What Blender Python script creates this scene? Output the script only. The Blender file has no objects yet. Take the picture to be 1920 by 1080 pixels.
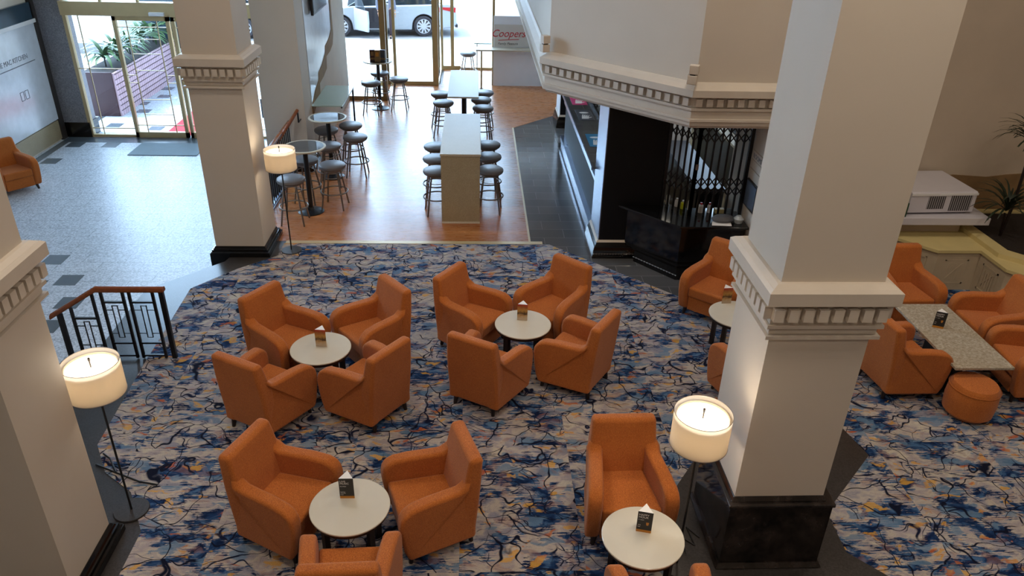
import bpy, bmesh, math, random
from mathutils import Matrix, Vector
random.seed(7)
PI = math.pi
scn = bpy.context.scene
COL = scn.collection
# ------------------------------------------------------------------ camera
cam_d = bpy.data.cameras.new('camera')
cam = bpy.data.objects.new('camera', cam_d); COL.objects.link(cam)
cam_d.sensor_width = 36; cam_d.lens = 36*1432.26/1920; cam_d.clip_end = 200
ya, pt, ro = 0.05548626, 0.49590423, -0.02796952
F = Vector((math.sin(ya)*math.cos(pt), math.cos(ya)*math.cos(pt), -math.sin(pt)))
R0 = Vector((math.cos(ya), -math.sin(ya), 0)); D0 = F.cross(R0)
Rr = R0*math.cos(ro)+D0*math.sin(ro); Dd = -R0*math.sin(ro)+D0*math.cos(ro)
cam.matrix_world = Matrix(((Rr.x, -Dd.x, -F.x, 0), (Rr.y, -Dd.y, -F.y, 0), (Rr.z, -Dd.z, -F.z, 4.8), (0, 0, 0, 1)))
scn.camera = cam
# ------------------------------------------------------------------ world, sun, exposure
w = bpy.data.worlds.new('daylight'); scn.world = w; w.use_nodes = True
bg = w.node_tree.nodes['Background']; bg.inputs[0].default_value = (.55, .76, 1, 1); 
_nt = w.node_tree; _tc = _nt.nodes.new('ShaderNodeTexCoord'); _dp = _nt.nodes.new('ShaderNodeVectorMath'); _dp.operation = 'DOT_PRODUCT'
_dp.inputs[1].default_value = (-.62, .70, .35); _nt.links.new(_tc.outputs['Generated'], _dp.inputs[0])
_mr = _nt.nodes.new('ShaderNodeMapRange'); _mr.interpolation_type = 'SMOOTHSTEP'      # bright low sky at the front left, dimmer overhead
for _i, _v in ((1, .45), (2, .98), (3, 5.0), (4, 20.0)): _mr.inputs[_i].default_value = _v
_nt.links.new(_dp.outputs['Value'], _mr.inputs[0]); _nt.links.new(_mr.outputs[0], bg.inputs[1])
sd = bpy.data.lights.new('sun', 'SUN'); sd.energy = 4.5; sd.angle = .02; sd.color = (1, .95, .88)
so = bpy.data.objects.new('sun', sd); COL.objects.link(so)
so.rotation_euler = Vector((.5, -.06, -.86)).to_track_quat('-Z', 'Y').to_euler()
def area(name, loc, size, e, col=(1, .82, .62), rot=(0, 0, 0), sy=None):
    d = bpy.data.lights.new(name, 'AREA'); d.energy = e; d.color = col; d.size = size
    if sy: d.shape = 'RECTANGLE'; d.size_y = sy
    else: d.shape = 'DISK'
    o = bpy.data.objects.new(name, d); COL.objects.link(o); o.location = loc; o.rotation_euler = rot
    return o
vs = scn.view_settings
vs.view_transform = 'Standard'; vs.look = 'None'; vs.gamma = 1; vs.use_curve_mapping = False; vs.exposure = 0.1
CEIL = 6.9
CL = [(-2.2, 7.6), (2.4, 7.6), (-2.2, 3.6), (2.2, 3.2), (6.2, 6.6), (6.2, 2.6), (-2.2, -.6), (2.2, -.6)]
for i, (x, y) in enumerate(CL):
    area('ceiling_fill_light', (x, y, CEIL-.09), .5, 52, (1, .86, .71))  # unseen warm lamps added overhead as general fill
area('bar_lamp_light', (3.2, 12.0, 2.16), .3, 5, (1, .9, .75))
area('bar_lamp_light', (2.9, 14.6, 2.16), .3, 8, (1, .9, .75))
# ------------------------------------------------------------------ materials
def lin(c):
    return tuple(((v/255)/12.92 if v/255 <= .04045 else ((v/255+.055)/1.055)**2.4) for v in c)+(1,)
class NT:
    def __init__(s, name):
        s.m = bpy.data.materials.new(name); s.m.use_nodes = True
        s.t = s.m.node_tree; s.b = s.t.nodes['Principled BSDF']; s.out = s.t.nodes['Material Output']
    def n(s, typ, **kw):
        nd = s.t.nodes.new(typ)
        for k, v in kw.items():
            if k.startswith('i_'):
                key = k[2:]
                nd.inputs[int(key) if key.isdigit() else key.replace('_', ' ')].default_value = v
            else: setattr(nd, k, v)
        return nd
    def l(s, a, b): s.t.links.new(a, b)
    def ramp(s, fac, stops, interp='LINEAR'):
        r = s.n('ShaderNodeValToRGB'); e = r.color_ramp; e.interpolation = interp
        while len(e.elements) < len(stops): e.elements.new(.5)
        for el, (p, c) in zip(e.elements, stops): el.position = p; el.color = c if len(c) == 4 else lin(c)
        s.l(fac, r.inputs[0]); return r.outputs[0]
    def mix(s, fac, a, b, mode='MIX'):
        m = s.n('ShaderNodeMix', data_type='RGBA', blend_type=mode)
        for sock, v in ((m.inputs[0], fac), (m.inputs[6], a), (m.inputs[7], b)):
            if hasattr(v, 'links'): s.l(v, sock)
            elif isinstance(v, (int, float)): sock.default_value = v
            else: sock.default_value = v if len(v) == 4 else lin(v)
        return m.outputs[2]
    def math(s, op, a, b=0.0):
        m = s.n('ShaderNodeMath', operation=op)
        for i, v in enumerate((a, b)):
            if hasattr(v, 'links'): s.l(v, m.inputs[i])
            else: m.inputs[i].default_value = v
        return m.outputs[0]
    def coords(s, kind='Object'):
        return s.n('ShaderNodeTexCoord').outputs[kind]
    def noise(s, vec, scale, detail=3, rough=.5, out='Fac', dist=0):
        nd = s.n('ShaderNodeTexNoise'); nd.inputs['Scale'].default_value = scale; nd.inputs['Detail'].default_value = detail
        nd.inputs['Roughness'].default_value = rough; nd.inputs['Distortion'].default_value = dist
        s.l(vec, nd.inputs['Vector']); return nd.outputs[out]
    def vm(s, op, a, b):
        m = s.n('ShaderNodeVectorMath', operation=op)
        for i, v in enumerate((a, b)):
            if hasattr(v, 'links'): s.l(v, m.inputs[i])
            else: m.inputs[i].default_value = v
        return m.outputs[0]
    def bump(s, h, st=.3, d=.002):
        b = s.n('ShaderNodeBump'); b.inputs['Strength'].default_value = st; b.inputs['Distance'].default_value = d
        s.l(h, b.inputs['Height']); s.l(b.outputs[0], s.b.inputs['Normal'])
def plain(name, c, rough=.5, metal=0, var=.06, scale=6, spec=.5, bump=0, bs=80):
    m = NT(name); v = m.coords()
    n = m.noise(v, scale, 4)
    c2 = tuple(max(0, x*(1-var*2)) for x in c)
    m.l(m.mix(n, c, c2), m.b.inputs['Base Color'])
    m.b.inputs['Roughness'].default_value = rough; m.b.inputs['Metallic'].default_value = metal
    m.b.inputs['Specular IOR Level'].default_value = spec
    if bump: m.bump(m.noise(v, bs, 3), bump)
    return m.m
def fabric():
    m = NT('orange_weave'); v = m.coords()
    a = m.noise(m.vm('MULTIPLY', v, (1, 1, 4)), 110, 2); b = m.noise(m.vm('MULTIPLY', v, (4, 4, 1)), 110, 2)
    f = m.math('MULTIPLY', m.math('ADD', a, b), .5)
    c = m.ramp(f, [(.36, (132, 70, 28)), (.52, (186, 104, 44)), (.66, (212, 134, 66))])
    c = m.mix(.25, c, m.ramp(m.noise(v, 5, 3), [(.3, (166, 88, 34)), (.7, (194, 112, 50))]))
    m.l(c, m.b.inputs['Base Color']); m.b.inputs['Roughness'].default_value = .85; m.b.inputs['Specular IOR Level'].default_value = .2
    m.b.inputs['Sheen Weight'].default_value = .15
    m.bump(f, .8, .004); return m.m
def carpet():
    m = NT('patterned_carpet'); v = m.coords()
    # carpet tiles: each square shows its own part of the pattern
    tile = m.vm('FLOOR', m.vm('MULTIPLY', m.vm('ADD', v, (100.12, 100.31, 0)), (1, 2, 0)), (0, 0, 0))
    wn = m.n('ShaderNodeTexWhiteNoise'); wn.noise_dimensions = '3D'; m.l(tile, wn.inputs['Vector'])
    off = m.vm('MULTIPLY', m.vm('FLOOR', m.vm('MULTIPLY', wn.outputs['Color'], (3, 3, 3)), (0, 0, 0)), (3.7, 2.9, 0))
    p = m.vm('ADD', v, off)
    warp = m.vm('MULTIPLY', m.vm('SUBTRACT', m.noise(p, 2.6, 3, .6, 'Color'), (.5, .5, .5)), (.30, .30, 0))
    lw = m.vm('MULTIPLY', m.vm('SUBTRACT', m.noise(p, 2.2, 2, .5, 'Color'), (.5, .5, .5)), (.7, .7, 0))
    pw = m.vm('ADD', p, warp)
    st = m.vm('MULTIPLY', pw, (1.2, 2.3, 1))     # strokes stretched sideways
    n1 = m.noise(st, 2.3, 4, .55)
    n2 = m.noise(m.vm('ADD', st, (11, 3, 0)), 2.1, 4, .6)
    n3 = m.noise(m.vm('ADD', st, (5, 17, 0)), 2.6, 3, .5)
    n4 = m.noise(m.vm('MULTIPLY', m.vm('ADD', p, (31, 7, 0)), (2.2, 30, 1)), 2.4, 4, .75)     # dry-brush streaks
    base = m.ramp(n1, [(.30, (124, 128, 144)), (.40, (156, 152, 160)), (.48, (196, 184, 170)), (.56, (168, 158, 162)), (.66, (206, 196, 178)), (.74, (150, 136, 132))])
    base = m.mix(m.ramp(n4, [(.46, (0, 0, 0)), (.72, (120, 120, 120))]), base, (118, 108, 110))
    blue = m.ramp(m.noise(st, 7, 3), [(.36, (18, 36, 72)), (.5, (34, 62, 104)), (.62, (74, 108, 146))])
    f2 = m.math('ADD', n2, m.math('MULTIPLY', m.math('SUBTRACT', n4, .5), .62))
    c = m.mix(m.ramp(f2, [(.515, (0, 0, 0)), (.535, (255, 255, 255))]), base, blue)
    f2b = m.math('ADD', n3, m.math('MULTIPLY', m.math('SUBTRACT', n4, .5), .14))
    c = m.mix(m.ramp(f2b, [(.575, (0, 0, 0)), (.595, (225, 225, 225))]), c, (104, 134, 162))
    n5 = m.noise(m.vm('ADD', st, (51, 29, 0)), 4.2, 3, .5)
    f5 = m.math('ADD', n5, m.math('MULTIPLY', m.math('SUBTRACT', n4, .5), .2))
    c = m.mix(m.ramp(f5, [(.615, (0, 0, 0)), (.64, (225, 225, 225))]), c, m.ramp(n1, [(.42, (196, 98, 38)), (.52, (222, 168, 66))]))
    n6 = m.noise(m.vm('ADD', st, (81, 9, 0)), 3.4, 3, .5)
    c = m.mix(m.ramp(n6, [(.59, (0, 0, 0)), (.63, (160, 160, 160))]), c, (158, 112, 92))
    # thin dark meandering lines
    def crack(sc, add, lo, hi):
        vo = m.n('ShaderNodeTexVoronoi', feature='DISTANCE_TO_EDGE'); vo.inputs['Scale'].default_value = sc
        m.l(m.vm('ADD', m.vm('MULTIPLY', m.vm('ADD', p, lw), (.85, 1.1, 1)), add), vo.inputs['Vector'])
        return m.ramp(vo.outputs['Distance'], [(lo, (255, 255, 255)), (hi, (0, 0, 0))])
    gate = m.ramp(m.noise(p, 2.2, 2), [(.36, (0, 0, 0)), (.41, (255, 255, 255))])
    k = m.mix(1.0, crack(3.0, (0, 0, 0), .010, .022), gate, 'MULTIPLY')
    c = m.mix(k, c, (20, 24, 44))
    gate2 = m.ramp(m.noise(m.vm('ADD', p, (9, 9, 0)), 2.6, 2), [(.50, (0, 0, 0)), (.56, (255, 255, 255))])
    c = m.mix(m.mix(1.0, crack(5.0, (7, 3, 0), .012, .026), gate2, 'MULTIPLY'), c, (26, 32, 58))
    grain = m.noise(m.vm('MULTIPLY', v, (1, 2, 1)), 160, 2)
    c = m.mix(1.0, c, m.ramp(grain, [(.3, (205, 205, 205)), (.7, (255, 255, 255))]), 'MULTIPLY')
    m.l(c, m.b.inputs['Base Color']); m.b.inputs['Roughness'].default_value = .95; m.b.inputs['Specular IOR Level'].default_value = .1
    m.bump(grain, .3, .004); return m.m
def wood_floor():
    m = NT('timber_floor'); v = m.coords()
    br = m.n('ShaderNodeTexBrick'); br.inputs['Scale'].default_value = 1; br.inputs['Brick Width'].default_value = 1.9; br.inputs['Row Height'].default_value = .12
    br.inputs['Mortar Size'].default_value = .0008; br.inputs['Mortar Smooth'].default_value = .3; br.inputs['Bias'].default_value = 0
    br.inputs['Color1'].default_value = lin((168, 104, 56)); br.inputs['Color2'].default_value = lin((192, 126, 70)); br.inputs['Mortar'].default_value = lin((140, 82, 50))
    m.l(v, br.inputs['Vector'])
    g = m.noise(m.vm('MULTIPLY', v, (.3, 12, 1)), 5, 4, .55)
    c = m.mix(1.0, br.outputs['Color'], m.ramp(g, [(.3, (215, 205, 200)), (.7, (255, 250, 246))]), 'MULTIPLY')
    m.l(c, m.b.inputs['Base Color'])
    r = m.ramp(m.noise(m.vm('MULTIPLY', v, (1, 6, 1)), 6, 3), [(.3, (.24, .24, .24, 1)), (.7, (.34, .34, .34, 1))]); m.l(r, m.b.inputs['Roughness'])
    m.b.inputs['Specular IOR Level'].default_value = .5
    return m.m
def tiles(name, c1, c2, mortar, bw, rh, off=.0, rough=.25, speck=0.0, spec=.5, ms=.003, shift=(0, 0, 0)):
    m = NT(name); v = m.coords()
    br = m.n('ShaderNodeTexBrick'); br.offset = off
    for k, x in (('Scale', 1), ('Brick Width', bw), ('Row Height', rh), ('Mortar Size', ms), ('Mortar Smooth', .2)): br.inputs[k].default_value = x
    br.inputs['Color1'].default_value = lin(c1); br.inputs['Color2'].default_value = lin(c2); br.inputs['Mortar'].default_value = lin(mortar)
    m.l(m.vm('ADD', v, shift), br.inputs['Vector']); c = br.outputs['Color']
    if speck:
        n = m.noise(v, 34, 4, .8)
        c = m.mix(speck, c, m.ramp(n, [(.40, (92, 98, 108)), (.50, (176, 182, 188)), (.60, (228, 232, 236))]))
    m.l(c, m.b.inputs['Base Color']); m.b.inputs['Roughness'].default_value = rough; m.b.inputs['Specular IOR Level'].default_value = spec
    return m.m
def granite(name, a, b, rough=.12, sc=60, spec=.6):
    m = NT(name); v = m.coords()
    n = m.noise(v, sc, 5, .7); n2 = m.noise(v, 3, 4, .6, dist=1)
    c = m.mix(n2, m.ramp(n, [(.38, a), (.62, b)]), a); m.l(c, m.b.inputs['Base Color'])
    m.b.inputs['Roughness'].default_value = rough; m.b.inputs['Specular IOR Level'].default_value = spec; return m.m
def glass(name='window_glass', tint=(.93, .97, 1, 1), refl=.08, rough=.0):
    m = NT(name); t = m.n('ShaderNodeBsdfTransparent'); t.inputs[0].default_value = tint
    g = m.n('ShaderNodeBsdfGlossy'); g.inputs['Roughness'].default_value = rough
    lw = m.n('ShaderNodeFresnel'); lw.inputs[0].default_value = 1.3
    mx = m.n('ShaderNodeMixShader'); m.l(m.math('ADD', lw.outputs[0], refl*.3), mx.inputs[0]); m.l(t.outputs[0], mx.inputs[1]); m.l(g.outputs[0], mx.inputs[2])
    m.l(mx.outputs[0], m.out.inputs['Surface']); return m.m
def shade_mat(name, c, emit, trans=.5):
    m = NT(name); d = m.n('ShaderNodeBsdfDiffuse'); d.inputs[0].default_value = lin(c); t = m.n('ShaderNodeBsdfTranslucent'); t.inputs[0].default_value = lin(c)
    mx = m.n('ShaderNodeMixShader'); mx.inputs[0].default_value = trans; m.l(d.outputs[0], mx.inputs[1]); m.l(t.outputs[0], mx.inputs[2])
    if emit:
        e = m.n('ShaderNodeEmission'); e.inputs[0].default_value = lin((255, 236, 205)); e.inputs[1].default_value = emit
        ad = m.n('ShaderNodeAddShader'); m.l(mx.outputs[0], ad.inputs[0]); m.l(e.outputs[0], ad.inputs[1]); m.l(ad.outputs[0], m.out.inputs['Surface'])
    else: m.l(mx.outputs[0], m.out.inputs['Surface'])
    return m.m
M = {}
M['fabric'] = fabric(); M['carpet'] = carpet(); M['timber'] = wood_floor()
M['marble'] = tiles('speckled_marble_tiles', (196, 202, 210), (188, 194, 202), (104, 110, 118), .62, .31, .5, .36, .5, .25, .005)
M['darktile'] = plain('dark_inset_tile', (92, 102, 110), .2, spec=.6)
M['greytile'] = tiles('grey_granite_tiles', (92, 90, 88), (80, 80, 80), (128, 126, 122), .62, .31, .5, .14, .0, .7, .003, (.2, .1, 0))
M['granite'] = granite('dark_granite', (44, 40, 38), (74, 70, 68), .30, spec=.4)
M['blackstone'] = granite('polished_black_stone', (9, 9, 10), (26, 25, 26), .1, 40)
M['plinthstone'] = granite('veined_black_marble', (10, 9, 9), (70, 60, 56), .08, 5)
M['blackpaint'] = plain('black_paint', (12, 12, 15), .35)
M['matblack'] = plain('black_panel', (7, 8, 12), .55, spec=.3)
M['wall'] = plain('warm_white_plaster', (206, 194, 178), .6, var=.02, scale=2)
M['trim'] = plain('cream_moulding', (208, 196, 180), .55, var=.03)
M['white'] = plain('white_paint', (228, 228, 228), .5, var=.02)
M['taupe'] = plain('taupe_plaster', (198, 182, 162), .75, var=.05, scale=2)
M['tan'] = plain('tan_render', (150, 118, 78), .8, var=.12, scale=5, bump=.4, bs=20)
M['brass'] = plain('brass_frame', (206, 182, 136), .4, .25, .05)
M['brassdark'] = plain('aged_brass', (176, 148, 98), .4, .3, .08)
M['chrome'] = plain('brushed_steel', (136, 126, 118), .32, .8, .04)
M['steelblue'] = plain('satin_steel', (150, 165, 190), .22, .6, .04)
M['darkwood'] = plain('dark_wood', (34, 22, 18), .4, var=.1)
M['railwood'] = plain('varnished_timber', (150, 78, 36), .25, var=.15, scale=20, spec=.7)
M['leather'] = plain('grey_vinyl', (100, 96, 96), .42, var=.05)
M['laminate'] = plain('ivory_laminate', (214, 208, 192), .18, var=.02, spec=.6)
M['stonetop'] = granite('speckled_stone_top', (176, 164, 142), (196, 188, 170), .42, 90, .25)
M['cream_stone'] = granite('cream_reconstituted_stone', (150, 136, 108), (186, 172, 142), .3, 70, .4)
M['marbletop'] = granite('flecked_marble_top', (150, 138, 118), (214, 206, 190), .14, 38, .5)
M['yellowstone'] = plain('pale_yellow_stone', (212, 194, 136), .5, var=.04)
M['carved'] = plain('carved_limestone', (196, 178, 150), .8, var=.06, bump=.5, bs=14)
M['soil'] = plain('dark_soil', (40, 28, 22), .9, var=.3, scale=40, bump=1, bs=40)
M['leaf'] = plain('green_leaf', (64, 108, 48), .5, var=.25, scale=9)
M['leafdark'] = plain('dark_palm_leaf', (34, 50, 28), .5, var=.25, scale=9)
M['glass'] = glass(); M['tableglass'] = plain('smoked_glass_top', (70, 72, 74), .05, spec=.9)
M['shelfglass'] = plain('frosted_green_glass', (176, 196, 184), .08, var=.01, spec=.8)
M['shade'] = shade_mat('lamp_shade_fabric', (200, 188, 168), .05); M['sheer'] = shade_mat('sheer_outer_shade', (205, 196, 184), .0, .6)
M['glow'] = shade_mat('lit_diffuser', (255, 250, 240), 1.05)
M['pavement'] = tiles('pale_pavers', (176, 170, 160), (168, 162, 153), (140, 136, 130), .6, .6, .5, .6)
M['road'] = plain('asphalt', (150, 148, 148), .8, bump=.4)
M['redcarpet'] = plain('red_entrance_carpet', (170, 30, 44), .9)
M['carpaint'] = plain('white_car_paint', (176, 180, 186), .2, var=.01, spec=.7)
M['carglass'] = plain('dark_car_glass', (34, 44, 50), .05, spec=.9)
M['tyre'] = plain('tyre_rubber', (60, 55, 60), .7)
M['alloy'] = plain('silver_alloy', (210, 210, 214), .3, .4)
M['red'] = plain('red_lens', (200, 22, 32), .2)
M['purpleslat'] = tiles('pinkish_timber_slats', (214, 182, 192), (204, 172, 182), (110, 70, 78), 30, .12, 0, .6, ms=.008)
M['maroon'] = plain('maroon_planter_end', (62, 28, 32), .5)
M['booth'] = plain('dark_blue_glass_panel', (40, 64, 78), .15)
M['signwhite'] = plain('pale_sign_board', (205, 196, 184), .5, var=.02)
M['signred'] = plain('red_sign_script', (196, 26, 32), .5); M['ink'] = plain('dark_lettering', (36, 34, 34), .5); M['greyink'] = plain('grey_lettering', (120, 124, 132), .5)
M['pink'] = plain('pink_decal', (214, 66, 128), .4); M['cyan'] = plain('blue_decal', (14, 132, 178), .4); M['greydecal'] = plain('charcoal_decal', (74, 78, 86), .4)
M['pw'] = plain('white_print', (235, 232, 228), .6, var=.01); M['cardblack'] = plain('black_card', (34, 32, 32), .45); M['amber'] = plain('amber_band', (206, 136, 40), .5)
M['cardpic'] = NT('printed_food_photo').m
def _pic():
    m = NT('food_photo_card'); v = m.coords()
    sp = m.n('ShaderNodeSeparateXYZ'); m.l(v, sp.inputs[0])
    z = m.math('ADD', m.math('MULTIPLY', sp.outputs[2], 4.8), m.math('MULTIPLY', m.math('SUBTRACT', m.noise(v, 34, 4), .5), .35))
    c = m.ramp(z, [(.1, (196, 176, 150)), (.3, (190, 150, 96)), (.42, (70, 44, 22)), (.6, (186, 138, 60)), (.8, (160, 90, 40)), (.95, (176, 40, 28))]); m.l(c, m.b.inputs['Base Color']); return m.m
M['cardpic'] = _pic()
M['jacket'] = plain('grey_jacket', (110, 112, 130), .8); M['trousers'] = plain('dark_trousers', (62, 46, 54), .8); M['skin'] = plain('skin', (196, 148, 120), .55)
M['hair'] = plain('dark_hair', (30, 22, 18), .6); M['shoe'] = plain('black_shoe', (20, 20, 22), .4)
M['screen'] = plain('blue_grey_screen', (34, 54, 74), .12); M['mirror'] = plain('glossy_white_panel', (214, 220, 228), .18, spec=.9)
M['greenbox'] = plain('green_plastic', (22, 70, 44), .5); M['mesh'] = tiles('vent_mesh', (50, 48, 50), (60, 58, 60), (196, 192, 194), .03, .03, 0, .6, ms=.004)
M['projwhite'] = plain('white_plastic', (206, 202, 208), .4, var=.02)
M['bottle_a'] = plain('brown_bottle', (88, 48, 20), .12); M['bottle_b'] = plain('clear_bottle', (190, 196, 196), .1); M['bottle_c'] = plain('gold_spirit_bottle', (190, 140, 50), .12); M['bottle_d'] = plain('green_bottle', (36, 80, 50), .12)
M['yellow'] = plain('yellow_green_label', (206, 214, 40), .5); M['greyfab'] = plain('grey_soft_bag', (104, 104, 108), .7, var=.2, scale=12)
M['mat'] = plain('grey_door_mat', (96, 112, 120), .75)
M['black_rubber'] = plain('black_cable', (14, 14, 15), .5)
# ------------------------------------------------------------------ mesh builder
class MB:
    def __init__(s): s.v = []; s.f = []
    def add(s, vs_, fs):
        o = len(s.v); s.v += [tuple(v) for v in vs_]; s.f += [tuple(i+o for i in f) for f in fs]; return s
    def box(s, x0, x1, y0, y1, z0, z1, mt=None):
        vs_ = [Vector((x, y, z)) for z in (z0, z1) for y in (y0, y1) for x in (x0, x1)]
        if mt is not None: vs_ = [mt @ v for v in vs_]
        return s.add(vs_, [(0, 2, 3, 1), (4, 5, 7, 6), (0, 1, 5, 4), (2, 6, 7, 3), (0, 4, 6, 2), (1, 3, 7, 5)])
    def prism(s, poly, z0, z1, mt=None, top=None):
        n = len(poly); tp = top or poly
        vs_ = [Vector((x, y, z0)) for x, y in poly]+[Vector((x, y, z1)) for x, y in tp]
        if mt is not None: vs_ = [mt @ v for v in vs_]
        return s.add(vs_, [tuple(range(n))[::-1], tuple(range(n, 2*n))]+[(i, (i+1) % n, n+(i+1) % n, n+i) for i in range(n)])
    def side(s, prof, y0, y1, mt=None):     # profile in x,z extruded along y
        n = len(prof); vs_ = [Vector((x, y0, z)) for x, z in prof]+[Vector((x, y1, z)) for x, z in prof]
        if mt is not None: vs_ = [mt @ v for v in vs_]
        return s.add(vs_, [tuple(range(n)), tuple(range(n, 2*n))[::-1]]+[(i, n+i, n+(i+1) % n, (i+1) % n) for i in range(n)])
    def tube(s, p0, p1, r0, r1=None, n=10):
        p0 = Vector(p0); p1 = Vector(p1); r1 = r0 if r1 is None else r1
        d = (p1-p0).normalized(); a = d.orthogonal().normalized(); b = d.cross(a)
        vs_ = [p+(a*math.cos(2*PI*i/n)+b*math.sin(2*PI*i/n))*r for p, r in ((p0, r0), (p1, r1)) for i in range(n)]
        return s.add(vs_, [tuple(range(n))[::-1], tuple(range(n, 2*n))]+[(i, (i+1) % n, n+(i+1) % n, n+i) for i in range(n)])
    def path(s, pts, r, n=8):
        for a, b in zip(pts, pts[1:]): s.tube(a, b, r, r, n)
        return s
    def lathe(s, prof, c=(0, 0, 0), n=32, mt=None):
        vs_ = []; m = len(prof)
        for i in range(n):
            a = 2*PI*i/n
            for r, z in prof: vs_.append(Vector((c[0]+r*math.cos(a), c[1]+r*math.sin(a), c[2]+z)))
        if mt is not None: vs_ = [mt @ v for v in vs_]
        fs = []
        for i in range(n):
            j = (i+1) % n
            for k in range(m-1): fs.append((i*m+k, j*m+k, j*m+k+1, i*m+k+1))
        return s.add(vs_, fs)
    def torus(s, c, R, r, n=32, k=8):
        return s.lathe([(R+r*math.cos(2*PI*i/k), r*math.sin(2*PI*i/k)) for i in range(k+1)], c, n)
    def build(s, name, mat, parent=None, smooth=True, bev=0, seg=2, loc=None, kind=None):
        me = bpy.data.meshes.new(name); me.from_pydata(s.v, [], s.f)
        bm = bmesh.new(); bm.from_mesh(me); bmesh.ops.remove_doubles(bm, verts=bm.verts, dist=1e-5)
        bmesh.ops.recalc_face_normals(bm, faces=bm.faces)
        if smooth:
            for f in bm.faces: f.smooth = True
            for e in bm.edges:
                if len(e.link_faces) == 2 and e.calc_face_angle(0) > .6: e.smooth = False
        bm.to_mesh(me); bm.free()
        me.materials.append(M[mat] if isinstance(mat, str) else mat)
        o = bpy.data.objects.new(name, me); COL.objects.link(o)
        if bev:
            b = o.modifiers.new('bevel', 'BEVEL'); b.width = bev; b.segments = seg; b.limit_method = 'ANGLE'; b.angle_limit = .5
            for p in me.polygons: p.use_smooth = True
            for e in me.edges: e.use_edge_sharp = False
            wn = o.modifiers.new('normals', 'WEIGHTED_NORMAL'); wn.keep_sharp = True
        if parent: o.parent = parent
        if loc is not None: o.location = loc
        if kind: o['kind'] = kind
        return o
def root(name, label, cat, loc=(0, 0, 0), rz=0, group=None):
    o = bpy.data.objects.new(name, None); COL.objects.link(o); o.location = loc; o.rotation_euler = (0, 0, rz)
    o.empty_display_size = .2; o['label'] = label; o['category'] = cat
    if group: o['group'] = group
    return o
def tag(o, label, cat, group=None):
    o['label'] = label; o['category'] = cat
    if group: o['group'] = group
    return o
def children(o): return [c for c in bpy.data.objects if c.parent == o]
def dup(o, loc, rz, label, group=None):
    kids = CH[o.name]
    r = o.copy(); COL.objects.link(r); r.location = loc; r.rotation_euler = (0, 0, rz); r['label'] = label
    if group: r['group'] = group
    for k, subs in kids:
        c = k.copy(); COL.objects.link(c); c.parent = r
        for g in subs:
            d = g.copy(); COL.objects.link(d); d.parent = c
    return r
CH = {}
def proto(o): CH[o.name] = [(c, children(c)) for c in children(o)]; return o
def R(d): return math.radians(d)
def text(body, name, mat, size, loc, rot, parent, ext=.001, shear=0, align='CENTER', sx=1):
    cu = bpy.data.curves.new(name, 'FONT'); cu.body = body; cu.size = size; cu.extrude = ext; cu.align_x = align; cu.align_y = 'CENTER'; cu.shear = shear
    t = bpy.data.objects.new(name, cu); COL.objects.link(t)
    me = bpy.data.meshes.new_from_object(t); COL.objects.unlink(t); bpy.data.objects.remove(t)
    me.materials.clear(); me.materials.append(M[mat]); o = bpy.data.objects.new(name, me); COL.objects.link(o)
    o.location = loc; o.rotation_euler = rot; o.scale = (sx, 1, 1); o.parent = parent; return o
# ------------------------------------------------------------------ the building
LZ = -.48
GX = -4.22
MB().box(GX-6, 10, -5, 16.69, LZ-.1, LZ).build('floor', 'marble', kind='structure')
lounge = [(GX, -5), (9.9, -5), (9.9, 10.3), (-3.3, 10.3), (-3.45, 9.62), (GX, 8.8)]
MB().prism(lounge, LZ, 0).build('floor_lounge_slab', 'granite', kind='structure')
MB().prism([(-3.22, 10.3), (9.9, 10.3), (9.9, 21.7), (-.9, 21.7), (-.9, 19.9), (-2.1, 19.9), (-2.1, 18.3), (-3.22, 18.3)], LZ, -.004).build('floor_bar_slab', 'granite', kind='structure')
carp = [(-3.55, -5), (9.8, -5), (9.8, 9.6), (6.0, 9.6), (6.0, 8.3), (2.98, 8.3), (1.1, 10.2), (-2.77, 10.2), (-2.77, 9.79), (-3.22, 9.38), (-3.66, 8.82), (-3.60, 7.03), (-3.53, 5.75), (-3.3, 5.37), (-2.98, 5.12), (-2.72, 4.66), (-2.72, 3.9), (-3.55, 3.2)]
MB().prism(carp, 0, .006).build('floor_carpet', 'carpet', kind='structure')
MB().prism([(1.72, 3.4), (1.66, 4.9), (2.02, 5.4), (2.6, 6.3), (3.6, 6.3), (3.76, 5.5), (3.05, 4.77), (3.03, 4.33), (3.34, 4.0), (3.34, 3.4)], .006, .010).build('floor_column_surround', 'granite', kind='structure')
wood = [(-3.2, 10.29), (.80, 10.29), (.82, 16.1), (2.1, 17.4), (2.1, 21.6), (-.85, 21.6), (-.85, 19.85), (-2.1, 19.85), (-2.1, 18.25), (-3.2, 18.25)]
MB().prism(wood, -.004, .004).build('floor_timber', 'timber', kind='structure')
MB().prism([(.82, 10.2), (1.1, 10.2), (2.98, 8.3), (6, 8.3), (6, 10.0), (7, 17), (2.0, 17.3), (.84, 16.1)], -.003, .004).build('floor_grey_tiles', 'greytile', kind='structure')
MB().box(-2.75, 1.0, 10.2, 10.29, 0, .012).build('trim_1', 'brass', kind='structure')
MB().box(.80, .83, 10.29, 16.1, 0, .009).build('trim_2', 'brass', kind='structure')
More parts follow.
